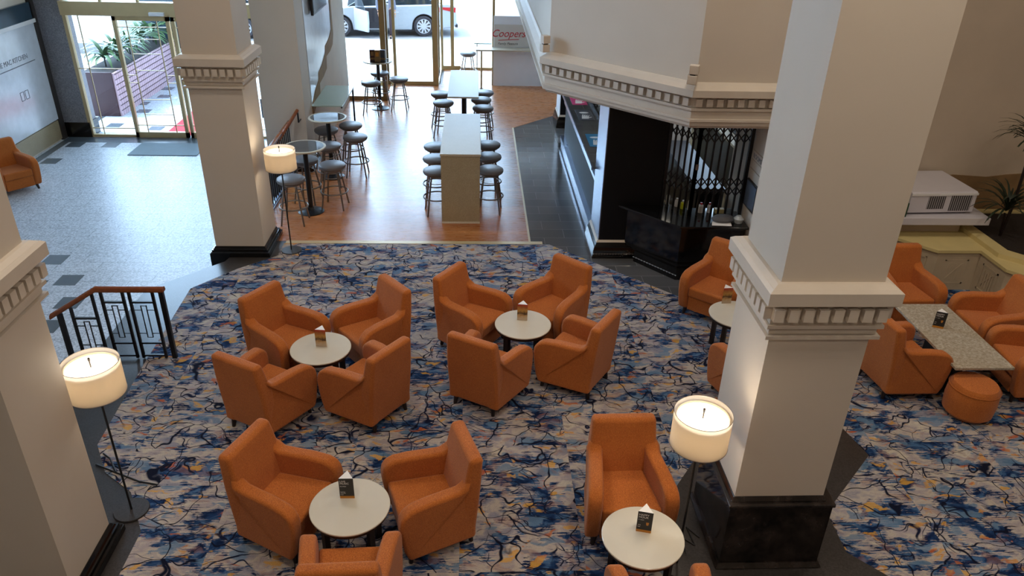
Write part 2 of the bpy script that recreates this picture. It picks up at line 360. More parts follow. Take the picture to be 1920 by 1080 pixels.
# lobby inset tiles
for i, (x, y) in enumerate([(-6.48, 10.46), (-5.98, 9.8), (-6.6, 9.8), (-6.29, 9.14), (-5.67, 9.14), (-5.67, 8.52), (-8.64, 15.95), (-7.9, 15.95), (-6.29, 8.52), (-8.64, 14.9)]):
    tag(MB().box(x, x+.31, y, y+.32, LZ, LZ+.002).build('floor_inset_tile', 'darktile'), 'x', 'tile'); o = bpy.data.objects[-1] if False else None
for o in list(COL.objects):
    if o.name.startswith('floor_inset_tile'):
        del o['label']; del o['category']; o['kind'] = 'structure'
MB().box(-8.86, -5.2, 16.28, 16.66, LZ, LZ+.0015).build('floor_border_strip', 'darktile', kind='structure')
MB().box(-8.86, -8.70, 8, 16.5, LZ, LZ+.0018).build('floor_border_strip', 'darktile', kind='structure')
tag(MB().box(-7.15, -5.75, 15.45, 16.25, LZ+.002, LZ+.014).build('door_mat', 'mat'), 'grey mat lying on the marble just inside the brass entrance doors', 'mat')
tag(MB().box(-6.14, -6.10, 9.35, 9.95, LZ, LZ+.003).build('floor_drain_slot', 'ink'), 'thin black slot let into the speckled lobby floor', 'floor slot')
# outer shell
def st(name, *a, mat='wall'): return MB().box(*a).build(name, mat, kind='structure')
st('wall_left', -9.1, -8.93, -5, 16.9, LZ, 2.6); st('wall_left_upper', -9.1, -8.93, -5, 12, 2.6, CEIL)
wlf = root('window_3', '', ''); del wlf['label']; del wlf['category']; wlf['kind'] = 'structure'
b = MB().box(-9.08, -8.95, 12, 16.9, CEIL-.12, CEIL).box(-9.08, -8.95, 12, 16.9, 2.6, 2.7)
for k in range(5): b.box(-9.06, -8.97, 12+k*1.15, 12.08+k*1.15, 2.6, CEIL)
b.build('frame', 'brass', wlf); MB().box(-9.02, -9.01, 12.02, 16.9, 2.7, CEIL-.12).build('pane', 'glass', wlf)
st('wall_back', -9.1, 10, -5.2, -5, LZ, CEIL, mat='taupe')
st('wall_right', 9.9, 10.1, -5, 10.4, LZ, CEIL, mat='taupe')
st('wall_right_rear', 4.3, 10, 10.2, 10.4, 0, CEIL, mat='taupe')
st('ceiling', -9.1, 10.1, -5.2, 21.8, CEIL, CEIL+.2, mat='white')
st('wall_bar_front', -2.95, 2.2, 21.7, 21.9, 4.6, CEIL)
st('wall_bar_rear', 2.1, 7.2, 17.3, 17.5, 0, 2.4, mat='matblack')
st('wall_bar_far', 7.1, 7.2, 10.4, 17.4, 0, 2.4, mat='matblack')
st('wall_bar_side', 2.15, 2.3, 16.95, 21.8, 0, CEIL, mat='white')
# partition left of the bar with glossy panel and torn tan edge
MB().box(-3.12, -2.97, 13.9, 18.25, LZ, CEIL).build('wall_partition', 'taupe', kind='structure')
pz = [(13.95, 1.02), (14.3, 1.20), (14.72, 1.30), (14.78, 1.42), (15.2, 1.50), (15.6, 1.62), (15.66, 1.74), (16.1, 1.80), (16.45, 1.92), (16.5, 3.6), (13.95, 3.6)]
wp = root('wall_panel', 'glossy pale panel with rough tan lower edge on the partition beyond the second pillar', 'wall panel')
def yzprism(mb, pts, x0, x1):
    n = len(pts); return mb.add([(x0, y, z) for y, z in pts]+[(x1, y, z) for y, z in pts], [tuple(range(n)), tuple(range(n, 2*n))[::-1]]+[(i, n+i, n+(i+1) % n, (i+1) % n) for i in range(n)])
yzprism(MB(), pz, -2.968, -2.955).build('panel_face', 'mirror', wp)
e = MB(); low = pz[:9]
yzprism(e, [(y, z-.20-.05*((i*7) % 3)) for i, (y, z) in enumerate(low)]+[(16.62, 1.8), (16.62, 3.6), (16.5, 3.6)]+low[::-1], -2.968, -2.945)
e.build('rough_edge', 'tan', wp)
tv = root('wall_television', 'dark flat screen fixed high on the partition above the glossy panel', 'television', (-2.9, 15.0, 2.5))
MB().box(-.02, .03, -.6, .75, 0, .8).build('casing', 'blackpaint', tv, bev=.01); MB().box(.031, .035, -.56, .71, .04, .76).build('screen', 'screen', tv)
# left lobby wall dressing
wl = root('frosted_window_panel', 'big frosted white panel in dark frame on the left lobby wall', 'panel', (-8.93, 0, 0))
MB().box(0, .05, 8, 16.5, -.02, 1.95).build('panel_face', 'mirror', wl)
MB().box(0, .03, 8, 16.5, -.44, -.05).build('marble_band', 'cream_stone', wl)
MB().box(0, .06, 16.45, 16.62, -.48, 3.2).build('frame_post', 'granite', wl); MB().box(0, .06, 8, 16.5, 2.02, 2.34).build('frame_head', 'booth', wl)
MB().box(0, .08, 8, 16.5, 1.95, 2.02).build('frame_rail', 'white', wl)
text('THE MAC KITCHEN', 'lettering', 'greyink', .13, (.053, 15.35, 1.40), (R(90), 0, R(90)), wl)
MB().box(.051, .056, 14.2, 16.15, 1.27, 1.285).build('rule_line', 'greyink', wl)
for k in range(2):
    q = MB(); y0 = 15.32+k*.17
    q.box(.051, .055, y0, y0+.13, .80, .81).box(.051, .055, y0, y0+.13, .64, .65).box(.051, .055, y0, y0+.01, .64, .81).box(.051, .055, y0+.12, y0+.13, .64, .81)
    q.build('handle_outline', 'greyink', wl)
# granite pier left of the lobby doors
gp = root('granite_pier', 'grey speckled granite pier between frosted panel and brass entrance doors', 'pier', (-8.62, 16.72, LZ))
MB().box(-.3, .22, -.05, .35, .32, 7.3).build('shaft', granite('grey_speckled_granite', (104, 104, 110), (168, 166, 170), .3, 45), gp)
MB().box(-.3, .26, -.08, .35, 0, .32).build('base_block', 'blackstone', gp)
# ---- entrance glazing (brass)
def frame_bar(mb, x0, x1, z0, z1, y, d=.03): mb.box(x0, x1, y-d, y+d, z0, z1)
ent = root('window_1', '', '', (0, 16.72, 0)); del ent['label']; del ent['category']; ent['kind'] = 'structure'
GXS = [-8.38, -7.42]
b = MB()
b.box(-8.40, -8.33, -.05, .05, LZ, 2.07).box(-8.4, -3.6, -.10, .10, 2.07, 2.34).box(-8.4, -7.4, -.04, .04, LZ, LZ+.05).box(-5.1, -5.02, -.05, .05, LZ, 2.07).box(-5.1, -3.6, -.04, .04, LZ, LZ+.05)
for zz in (2.95, 4.9): b.box(-8.4, -3.6, -.05, .05, zz, zz+.06)
for x in (-8.35, -7.6, -6.85, -6.1, -5.35, -4.6, -3.85): b.box(x-.02, x+.02, -.04, .04, 2.34, CEIL)
b.build('frame', 'brass', ent)
b = MB(); b.box(-8.12, -8.105, -.012, .012, LZ+.05, 2.07)
for zz in (-.30, .98): b.box(-8.33, -7.42, -.012, .012, zz, zz+.015)
for x in (-4.7, -4.2): b.box(x, x+.015, -.012, .012, LZ+.05, 2.07)
for zz in (-.30, .98): b.box(-5.02, -3.6, -.012, .012, zz, zz+.015)
b.build('glazing_bar', 'brass', ent)
MB().box(-8.33, -7.42, -.004, .004, LZ+.05, 2.07).box(-5.02, -3.6, -.004, .004, LZ+.05, 2.07).box(-8.35, -3.6, -.004, .004, 2.34, CEIL-.01).build('pane', 'glass', ent)
for i, (x0, x1) in enumerate([(-7.42, -6.28), (-6.24, -5.1)]):
    dr = root('door_%d' % (i+1), '', '', (0, 16.70, 0)); del dr['label']; del dr['category']; dr['kind'] = 'structure'
    b = MB(); fw = .07
    b.box(x0, x0+fw, -.04, .04, LZ, 2.06).box(x1-fw, x1, -.04, .04, LZ, 2.06).box(x0, x1, -.04, .04, LZ, LZ+.12).box(x0, x1, -.04, .04, 1.98, 2.06)
    b.build('door_frame', 'brass', dr)
    b = MB()
    for x in (x0+.26, x1-.27): b.box(x, x+.015, -.012, .012, LZ+.12, 1.98)
    for zz in (-.22, 1.84): b.box(x0+fw, x1-fw, -.012, .012, zz, zz+.015)
    for zz in (.02, .34, .96, 1.3, 1.6): b.box(x0+.26, x1-.26, -.010, .010, zz, zz+.012)
    for zz in (.7, .86): b.box(x0+fw, x0+.26, -.010, .010, zz, zz+.012); b.box(x1-.26, x1-fw, -.010, .010, zz, zz+.012)
    b.build('glazing_bar', 'brass', dr)
    MB().box(x0+fw, x1-fw, -.004, .004, LZ+.12, 1.98).build('pane', 'glass', dr)
tag(MB().box(-6.62, -6.32, 16.55, 16.64, 2.09, 2.16).build('door_sensor', 'white', bev=.01), 'small white motion sensor over the brass entrance doors', 'sensor')
# ---- bar front glazing (zigzag, brass posts)
wf = root('window_2', '', ''); del wf['label']; del wf['category']; wf['kind'] = 'structure'
b = MB()
for (x, y, r) in [(-2.12, 18.28, .06), (-2.02, 19.82, .035), (-1.0, 19.84, .07), (-.62, 21.62, .045), (.46, 19.86, .03), (-.9, 21.62, .03)]:
    b.box(x-r, x+r, y-r, y+r, -.1, 4.6)
b.box(-3.0, -2.12, 18.24, 18.32, -.1, .09).box(-2.95, -2.16, 18.26, 18.30, 2.6, 2.66)
b.box(-2.9, -1.0, 19.78, 19.88, -.1, .09).box(-.9, -.4, 21.58, 21.68, -.1, .10).box(-.4, 2.15, 21.6, 21.66, 0, .06)
b.build('frame', 'brassdark', wf)
MB().box(-2.95, -2.12, 18.277, 18.283, .09, 4.6).box(-2.02, -1.0, 19.817, 19.823, .09, 4.6).box(-.9, 2.15, 21.617, 21.623, .1, 4.6).box(-2.123, -2.117, 18.3, 19.8, .05, 4.6).box(-.953, -.947, 19.88, 21.6, .05, 4.6).build('pane', 'glass', wf)
# ------------------------------------------------------------------ square columns
def ring(mb, x0, x1, y0, y1, o, z0, z1, o2=None):
    o2 = o if o2 is None else o2
    mb.prism([(x0-o, y0-o), (x1+o, y0-o), (x1+o, y1+o), (x0-o, y1+o)], z0, z1, top=[(x0-o2, y0-o2), (x1+o2, y0-o2), (x1+o2, y1+o2), (x0-o2, y1+o2)])
def column(label, x0, x1, y0, y1, zb, cz, plinth=None, capital=True, ztop=CEIL):
    c = root('square_column', label, 'column', ((x0+x1)/2, (y0+y1)/2, zb)); ox, oy = c.location.x, c.location.y
    x0, x1, y0, y1 = x0-ox, x1-ox, y0-oy, y1-oy
    t = lambda z: z-zb
    MB().box(x0, x1, y0, y1, t(plinth[2] if plinth else .1), t(ztop)).build('shaft', 'wall', c)
    if capital:
        b = MB(); z = t(cz)
        ring(b, x0, x1, y0, y1, .045, z, z+.025); ring(b, x0, x1, y0, y1, .022, z+.03, z+.085); ring(b, x0, x1, y0, y1, .05, z+.085, z+.11)
        ring(b, x0, x1, y0, y1, .03, z+.11, z+.255); ring(b, x0, x1, y0, y1, .075, z+.265, z+.28, .095); ring(b, x0, x1, y0, y1, .095, z+.28, z+.37)
        ring(b, x0, x1, y0, y1, .095, z+.37, z+.39, .07); ring(b, x0, x1, y0, y1, .065, z+.39, z+.41, .03)
        b.build('capital', 'trim', c, smooth=False)
        d = MB(); s = .052; n = 8
        for i in range(n):
            for (a0, a1, hor) in ((x0-.05, x1+.05, True), (y0-.05, y1+.05, False)):
                p = a0+(i+.5)*(a1-a0)/n
                if hor: d.box(p-.032, p+.032, y0-.085, y0-.03, z+.155, z+.245); d.box(p-.032, p+.032, y1+.03, y1+.085, z+.155, z+.245)
                else: d.box(x0-.085, x0-.03, p-.032, p+.032, z+.155, z+.245); d.box(x1+.03, x1+.085, p-.032, p+.032, z+.155, z+.245)
        d.build('dentil_band', 'trim', c, smooth=False)
    if plinth:
        px0, px1, pz_ = plinth[0], plinth[1], plinth[2]
        b = MB(); b.box(px0-ox, px1-ox, y0-.05, y1+.05, .0, t(pz_)-.06); b.build('plinth', 'plinthstone', c)
        b = MB(); b.box(px0-ox-.015, px1-ox+.015, y0-.065, y1+.065, t(pz_)-.06, t(pz_)-.03); ring(b, x0, x1, y0, y1, .025, t(pz_)-.03, t(pz_)+.01, .005)
        b.build('plinth_moulding', 'plinthstone', c, bev=.006)
        b = MB(); ring(b, px0-ox, px1-ox, y0-.05, y1+.05, .03, 0.01, .05, .01); b.build('plinth_skirt', 'plinthstone', c)
    else:
        b = MB(); ring(b, x0, x1, y0, y1, .075, 0, t(.06)); ring(b, x0, x1, y0, y1, .068, t(.06), t(.075), .055); ring(b, x0, x1, y0, y1, .05, t(.075), t(.10)); ring(b, x0, x1, y0, y1, .035, t(.10), t(.115), .025); ring(b, x0, x1, y0, y1, .02, t(.115), t(.14), .008)
        b.build('skirting', 'blackstone', c, smooth=False)
    return c
column('tall cream square column between the marble lobby and the timber bar floor', -3.61, -2.94, 9.82, 10.5, LZ, 2.345)
column('cream square column at lower left, beside the stair railing and a lit lamp', -3.70, -2.93, 3.98, 4.62, 0.006, 2.22)
column('cream square column on a high black marble plinth among the armchairs', 1.965, 2.65, 4.25, 4.93, .011, 2.135, (1.93, 2.72, .70))
column('plain grey-white pillar behind the high tables at the bar wall', -3.68, -2.96, 13.3, 13.92, LZ, 0, capital=False)
# ------------------------------------------------------------------ bulkhead over the bar
UP = [(1.0, 21.6), (1.0, 10.55), (2.58, 8.9), (4.3, 8.9), (4.3, 21.6)]
MB().prism(UP, 2.66, CEIL).build('wall_bulkhead', 'wall', kind='structure')
MB().prism([(x+.04, y+.03) for x, y in UP], 2.2, 2.66).build('ceiling_bar', 'white', kind='structure')
def offs(pts, o):   # outward offset of the three visible runs
    k = math.tan(R(22))
    return [(pts[0][0]-o, pts[0][1]), (pts[1][0]-o, pts[1][1]-o*.42), (pts[2][0]-o*.42, pts[2][1]-o), (pts[3][0]+.02, pts[3][1]-o)]
b = MB(); U4 = UP[:4]
def run(z0, z1, o0, o1=None):
    o1 = o0 if o1 is None else o1
    a = offs(U4, o0); c = offs(U4, o1); inn = [(1.1, 21.6), (1.1, 10.62), (2.6, 9.0), (4.3, 9.0)]
    for i in range(3):
        P = [a[i], a[i+1], inn[i+1], inn[i]]; T = [c[i], c[i+1], inn[i+1], inn[i]]
        b.prism(P, z0, z1, top=T)
for z0, z1, o0, o1 in [(2.18, 2.22, .02, .04), (2.22, 2.27, .07, .07), (2.27, 2.30, .09, .09), (2.30, 2.40, .05, .05), (2.40, 2.43, .08, .08), (2.43, 2.545, .03, .03), (2.555, 2.57, .10, .13), (2.57, 2.65, .13, .13), (2.65, 2.69, .13, .05), (2.69, 2.72, .05, .02)]:
    run(z0, z1, o0, o1)
b.build('trim_3', 'trim', kind='structure', smooth=False)
d = MB(); O = offs(U4, .03)
for i in range(3):
    A = Vector((*O[i], 0)); B = Vector((*O[i+1], 0)); L = (B-A).length; u = (B-A)/L; nrm = Vector((u.y, -u.x, 0)); k = int(L/.125)
    if nrm.x > 0 and i == 0: nrm = -nrm
    if i > 0 and nrm.y > 0: nrm = -nrm
    for j in range(k):
        p = A+u*((j+.5)*L/k)
        mt = Matrix.Translation(p) @ Matrix(((u.x, nrm.x, 0, 0), (u.y, nrm.y, 0, 0), (0, 0, 1, 0), (0, 0, 0, 1)))
        d.box(-.037, .037, -.01, .06, 2.45, 2.54, mt)
d.build('trim_4', 'trim', kind='structure', smooth=False)
for i, (x, y, a, lb) in enumerate([(.93, 10.47, -70, 'pair of small grey cube spotlights at the far corner of the bar cornice'), (2.5, 8.79, -22, 'pair of small grey cube spotlights at the near corner of the bar cornice')]):
    r_ = root('cube_spotlight', lb, 'spotlight', (x, y, 2.725), R(a))
    MB().box(-.055, .055, -.05, .05, 0, .10).build('lower_cube', 'trim', r_, bev=.006); MB().box(-.045, .065, -.05, .05, .115, .215).build('upper_cube', 'trim', r_, bev=.006)
    MB().box(-.03, .03, -.03, .03, .09, .13).build('bracket', 'blackpaint', r_)
# ------------------------------------------------------------------ bar joinery
bc = root('bar_pillar', 'wide glossy black pillar standing at the near end of the bar counter', 'pillar', (1.75, 9.82, 0))
MB().box(0.012, .84, 0, .72, .26, 2.22).build('shaft', 'matblack', bc)
MB().box(0, .012, .0, .72, .26, 2.2).build('side_facing', 'steelblue', bc)['label'] = 'side coloured pale blue to suggest reflected daylight'  # daylight mirrored in the black side is put into its colour
def stepbase(parent, poly_fn, mat='blackstone'):
    b = MB(); b.prism(poly_fn(.08), 0, .05); b.prism(poly_fn(.08), .05, .18, top=poly_fn(.055)); b.prism(poly_fn(.045), .18, .235, top=poly_fn(.02)); b.build('stepped_base', mat, parent)
f_ = lambda o: [(-o, -o), (.84, -o), (.84, .72), (-o, .72)]
stepbase(bc, f_); MB().prism(f_(.03), .235, .262, top=f_(.01)).build('grey_cap', 'trim', bc)
b = MB()
for i in range(24): b.lathe([(0, .012), (.010, 0), (0, -.012)], (-.06+i*.04, -.078, .075), 6)
b.tube((-.06, -.075, .075), (.86, -.075, .075), .004, n=5)
b.build('bead_row', 'chrome', bc, smooth=False)
lc = root('side_counter', 'low black stone counter wrapping the corner below the folding grille', 'counter', (0, 0, 0))
body = [(2.13, 9.80), (2.74, 9.17), (3.59, 9.17), (3.59, 9.8)]
MB().prism(body, .2, .765).build('body', 'blackstone', lc)
MB().prism([(1.99, 9.815), (2.69, 9.07), (3.60, 9.05), (3.60, 9.62), (2.95, 9.62), (2.64, 9.95), (2.605, 9.95), (2.605, 9.815)], .765, .80).build('worktop', 'blackstone', lc, bev=.008)
b = MB(); b.prism([(2.25, 9.66), (2.72, 9.09), (3.59, 9.09), (3.59, 9.3), (2.4, 9.72)], 0, .17).prism([(2.22, 9.72), (2.73, 9.13), (3.59, 9.13), (3.59, 9.3), (2.4, 9.74)], .17, .215); b.build('stepped_base', 'blackstone', lc)
b = MB()
for i in range(16): t = i/15; b.lathe([(0, .012), (.010, 0), (0, -.012)], (2.25+.47*t, 9.655-.57*t, .075), 6)
b.tube((2.24, 9.668, .075), (2.72, 9.087, .075), .004, n=5)
b.build('bead_row', 'chrome', lc, smooth=False)
# main bar counter
mc = root('bar_counter', 'long black bar counter with polished front and stick-on floor signs on top', 'counter')
MB().box(1.80, 2.16, 10.55, 14.95, .2, 1.07).build('body', 'matblack', mc)
MB().box(1.70, 2.14, 10.5, 14.98, 1.07, 1.11).build('worktop', 'greytile', mc, bev=.006)
MB().box(1.685, 1.705, 10.5, 14.98, 1.06, 1.115).build('front_edging', 'steelblue', mc)
b = MB().box(1.76, 1.82, 10.55, 14.95, .86, .92).box(1.74, 1.82, 10.55, 14.95, .0, .10).box(1.72, 1.82, 10.55, 14.95, .10, .2); b.build('front_moulding', 'steelblue', mc)  # moulding coloured pale blue for daylight reflected in the black stone
MB().box(2.14, 2.18, 10.55, 14.95, 1.05, 1.17).build('back_rail', 'blackstone', mc)
MB().box(2.18, 2.55, 10.6, 14.95, .86, .9).build('service_shelf', 'chrome', mc)
def sticker(name, mat, y, lab):
    r_ = root('counter_sign', lab, 'sign', (1.93, y, 1.112))
    MB().box(-.14, .14, -.33, .33, 0, .002).build('sheet', mat, r_)
    b = MB(); 
    b.prism([(-.07+.085*math.cos(a)+.07, .14+.045*math.sin(a)) for a in [2*PI*i/14 for i in range(14)]], .002, .0035)
    # pointing hand
    b.prism([(-.08, -.24), (.04, -.24), (.06, -.10), (-.06, -.06)], .002, .0035)
    for k in range(4): b.prism([(-.06+.03*k, -.10), (-.038+.03*k, -.10), (-.02+.035*k, .02-.02*k), (-.045+.035*k, .02-.02*k)], .002, .0035)
    b.prism([(.05, -.2), (.11, -.15), (.10, -.12), (.045, -.16)], .002, .0035)
    b.build('hand_icon', 'pw', r_)
sticker('a', 'pink', 14.2, 'pink sign with white hand icon stuck on the far end of the bar counter')
sticker('b', 'greydecal', 13.2, 'charcoal sign with faint icon stuck on the middle of the bar counter')
sticker('c', 'cyan', 11.75, 'bright blue sign with white hand icon on the near end of the bar counter')
fc = root('bar_pillar', 'dark pillar with stepped base at the far end of the bar', 'pillar', (1.83, 16.2, 0))
MB().box(0, .5, 0, .7, .26, 2.22).build('shaft', 'matblack', fc)
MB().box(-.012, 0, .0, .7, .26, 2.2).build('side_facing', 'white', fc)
f_ = lambda o: [(-o, -o), (.5, -o), (.5, .7), (-o, .7)]
stepbase(fc, f_); MB().prism(f_(.04), .235, .27, top=f_(.01)).build('grey_cap', 'trim', fc)
# glasses behind the bar
def glassware(): 
    o = MB().lathe([(0, 0), (.028, 0), (.034, .10), (.032, .10), (.026, .006), (0, .006)], n=12).build('drinking_glass', 'bottle_b'); return o
gl = glassware(); first = True
for i in range(26):
    o = gl if first else gl.copy()
    if not first: COL.objects.link(o)
    first = False; o.location = (2.26+.1*(i % 3), 13.0+.16*(i//3), .9)
    tag(o, 'clear drinking glass standing on the steel shelf behind the bar counter', 'glass', 'glasses on the shelf behind the bar')
im = root('ice_machine', 'dark equipment box among the glasses behind the far bar counter', 'appliance', (2.35, 14.62, .9))
MB().box(-.16, .16, -.14, .14, 0, .26).build('housing', 'blackpaint', im, bev=.01); MB().box(-.17, .17, -.15, .15, .26, .28).build('lid', 'chrome', im)
# grille
gr = root('folding_grille', 'black folding security grille with diamond lattice bands standing on the low counter', 'grille')
A = Vector((2.60, 9.82, 0)); B = Vector((2.90, 9.46, 0)); C_ = Vector((3.58, 9.46, 0))
def seg(P, Q, n, z0=.80, z1=2.18):
    for i in range(n+1):
        p = P.lerp(Q, i/n); r = .022 if i in (0, n) else .012
        MB().box(p.x-r, p.x+r, p.y-r, p.y+r, z0, z1).build('bar', 'blackpaint', gr)
    for band in ((1.15, 1.28), (1.88, 2.01)):
        b = MB()
        for zc in band:
            for i in range(n):
                p = P.lerp(Q, i/n); q = P.lerp(Q, (i+1)/n)
                for (za, zb_) in ((-.065, .065), (.065, -.065)): b.tube((p.x, p.y, zc+za), (q.x, q.y, zc+zb_), .009, n=5)
        b.build('lattice', 'blackpaint', gr)
seg(A, B, 5); seg(B, C_, 7)
MB().tube((2.60, 9.80, 2.17), (2.9, 9.45, 2.17), .015).tube((2.9, 9.45, 2.17), (3.58, 9.45, 2.17), .015).build('top_track', 'blackpaint', gr)
MB().box(2.885, 2.925, 9.43, 9.46, 1.45, 1.53).build('lock', 'chrome', gr)
MB().box(2.62, 7.0, 10.0, 17.2, .004, .007).build('floor_bar_inner', 'cream_stone', kind='structure')
MB().box(4.9, 6.9, 10.5, 10.6, .007, .008).build('floor_inner_seam', 'granite', kind='structure')
# pillar and wall right of the grille
MB().box(3.62, 4.3, 8.95, 10.2, 0, 2.2).build('wall_bar_end', 'wall', kind='structure')
pf = root('framed_picture', 'blue-grey framed picture on the cream wall beside the grille', 'picture', (3.60, 9.22, 1.0))
MB().box(-.005, .02, -.2, .2, 0, .36).build('frame', 'blackpaint', pf); MB().box(-.008, -.004, -.18, .18, .02, .34).build('print', 'steelblue', pf)
sg = root('slatted_sign', 'cream slatted menu sign with small lettering above the framed picture', 'sign', (3.60, 9.2, 1.40))
b = MB(); 
for k in range(3): b.box(0, .02, -.22, .22, k*.12, k*.12+.11)
b.build('slat_board', 'trim', sg, smooth=False); text('ROOMS', 'lettering', 'greyink', .09, (-.002, 0, .29), (R(90), 0, R(-90)), sg)
# interior fittings behind grille
fr = root('white_fridge', 'pair of tall white fridge doors seen through the grille behind the bar', 'fridge', (3.46, 12.75, .0))
MB().box(-.24, .28, 0, .6, .35, 1.9).build('cabinet', 'white', fr, bev=.01); MB().box(-.24, .28, .0, .6, 0, .35).build('kick_base', 'blackpaint', fr)
for s in (-.11, .15): MB().box(s-.12, s+.12, -.02, 0, .4, 1.85).build('door', 'white', fr, bev=.006); 
def bench(label, x0, x1, y0, y1, z, top):
    o = root('back_counter', label, 'counter', (0, 0, 0)); MB().box(x0, x1, y0, y1, 0, z-.04).build('body', 'blackpaint', o); MB().box(x0-.02, x1+.02, y0, y1, z-.04, z).build('worktop', top, o)
bench('dark work counter running behind the grille with grey top', 3.22, 3.62, 10.3, 12.6, .86, 'greydecal')
bench('rear bottle counter with stone top at the back of the bar', 4.35, 4.85, 10.4, 14.6, .9, 'stonetop')
sh = root('bottle_shelf', 'stepped shelf unit loaded with bottles at the back of the bar', 'shelf', (4.75, 0, .9))
for k in range(3): MB().box(-.22+.1*k, .25, 10.6, 14.4, .001+.25*k, .03+.25*k).build('shelf_board', 'darkwood', sh)
prof = [(0, 0), (.034, 0), (.034, .17), (.014, .22), (.014, .28), (0, .28)]
bts = [MB().lathe(prof, n=10).build('bottle', m) for m in ('bottle_a', 'bottle_b', 'bottle_c', 'bottle_d')]
used = set()
nm = {0: 'brown', 1: 'clear', 2: 'golden', 3: 'green'}
for k in range(3):
    for i in range(13):
        j = random.randrange(4); o = bts[j] if j not in used else bts[j].copy()
        if j in used: COL.objects.link(o)
        used.add(j); o.location = (4.60+.1*k, 10.7+.16*i, .93+.25*k+.001)
        tag(o, '%s bottle on the %s shelf behind the grille at the back of the bar' % (nm[j], ('lowest', 'middle', 'top')[k]), 'bottle', '%s bottles on the %s back shelf' % (nm[j], ('lowest', 'middle', 'top')[k]))
# small products on the low counter behind the grille
def smallbottle(x, y, body, cap, h, lab, r=.03, z=.8):
    o = root('small_bottle', lab, 'bottle', (x, y, z)); MB().lathe([(0, 0), (r, 0), (r, h*.7), (r*.5, h*.85), (0, h*.85)], n=14).build('body', body, o); MB().lathe([(0, h*.82), (r*.55, h*.82), (r*.5, h), (0, h)], n=12).build('cap', cap, o)
smallbottle(2.69, 9.86, 'laminate', 'amber', .17, 'tall cream bottle with amber cap, leftmost behind the grille')
smallbottle(2.80, 9.78, 'white', 'white', .12, 'short white bottle left of the yellow-labelled bottle behind the grille')
smallbottle(2.87, 9.70, 'yellow', 'white', .12, 'bottle with bright yellow-green label behind the grille', .036)
smallbottle(2.95, 9.66, 'pw', 'red', .17, 'white bottle with tall red cap beside the yellow-labelled bottle')
smallbottle(3.08, 9.57, 'white', 'red', .14, 'white bottle with red cap right of the grille lock post', .036)
smallbottle(3.20, 9.57, 'white', 'red', .14, 'white and red bottle nearest the brown carton behind the grille', .03)
tag(MB().box(3.27, 3.40, 9.52, 9.60, .8, .86).build('small_carton', 'yellowstone', bev=.005), 'small pale yellow carton on the counter behind the grille', 'carton')
bg_ = MB(); 
bg_.lathe([(0, 0), (.10, .0), (.13, .05), (.09, .10), (0, .12)], n=14)
o = bg_.build('soft_bag', 'greyfab', loc=(3.30, 9.25, .805)); o.scale = (1.25, .7, .8); tag(o, 'rumpled grey soft bag lying on the low counter', 'bag')
tag(MB().prism([(3.12, 9.12), (3.38, 9.10), (3.40, 9.22), (3.16, 9.25)], .80, .804).build('paper_sheet', 'pw'), 'white sheet of paper under the grey bag on the low counter', 'paper')
o = MB().lathe([(0, 0), (.05, 0), (.07, .06), (.03, .1), (0, .1)], n=9).build('plastic_wrap', 'bottle_b', loc=(3.50, 9.22, .80)); tag(o, 'crumpled clear plastic wrap at the right end of the low counter', 'plastic wrap')
# ------------------------------------------------------------------ coopers sign wall and window counters
sw = root('sign_wall', 'low white wall with red script sign at the far right of the bar floor', 'partition', (0, 19.8, 0))
MB().box(.46, 2.14, 0, .14, 0, 1.72).build('panel', 'white', sw)
MB().box(.48, 2.13, -.012, 0, .98, 1.52).build('sign_board', 'signwhite', sw)
text('Coopers', 'script_lettering', 'signred', .25, (.83, -.014, 1.30), (R(90), 0, 0), sw, shear=.35, sx=.95)
b = MB().prism([(.58, 1.135), (1.10, 1.16), (1.10, 1.175), (.58, 1.15)], 0, .004, Matrix.Rotation(R(90), 4, 'X')); b.build('underline_stroke', 'signred', sw).location = (0, -.014, 0)
text('Family Pleasure', 'tagline_lettering', 'ink', .085, (.82, -.014, 1.06), (R(90), 0, R(0)), sw, shear=.3, sx=.95)
MB().lathe([(0, .0), (.035, 0), (.035, .008), (0, .008)], n=16, mt=Matrix.Translation((1.5, -.013, 1.28)) @ Matrix.Rotation(R(90), 4, 'X')).build('round_badge', 'ink', sw)
wc = root('window_counter', 'pale high counter running in front of the red script sign', 'counter', (0, 19.5, 0))
MB().box(.02, 2.13, -.05, .35, .93, .965).build('worktop', 'stonetop', wc); MB().tube((.16, 0, 0), (.16, 0, .93), .022).build('leg', 'brassdark', wc); MB().lathe([(0, 0), (.05, 0), (.05, .012), (0, .012)], (.16, 0, .004)).build('foot', 'chrome', wc)
wc2 = root('window_counter', 'narrow glass counter by the window beyond the far stool', 'counter', (0, 20.9, 0))
MB().box(-.02, .43, -.55, .45, .93, .96).build('worktop', 'shelfglass', wc2); b = MB()
for yy in (-.4, .3): b.tube((.05, yy, .004), (.05, yy, .93), .012)
b.build('leg', 'chrome', wc2)
# left glass shelf
ls = root('wall_shelf_counter', 'green-tinted glass counter on steel frame against the left partition', 'counter', (-2.62, 14.6, 0))
MB().box(-.33, .22, -.75, .75, 1.02, 1.04).build('glass_top', 'shelfglass', ls); b = MB().tube((.2, -.72, 1.0), (.2, .72, 1.0), .016).tube((.2, .68, 0.004), (.2, .68, 1.0), .018).tube((-.3, .68, .96), (.2, .68, 1.0), .012)
b.build('support_frame', 'blackpaint', ls)
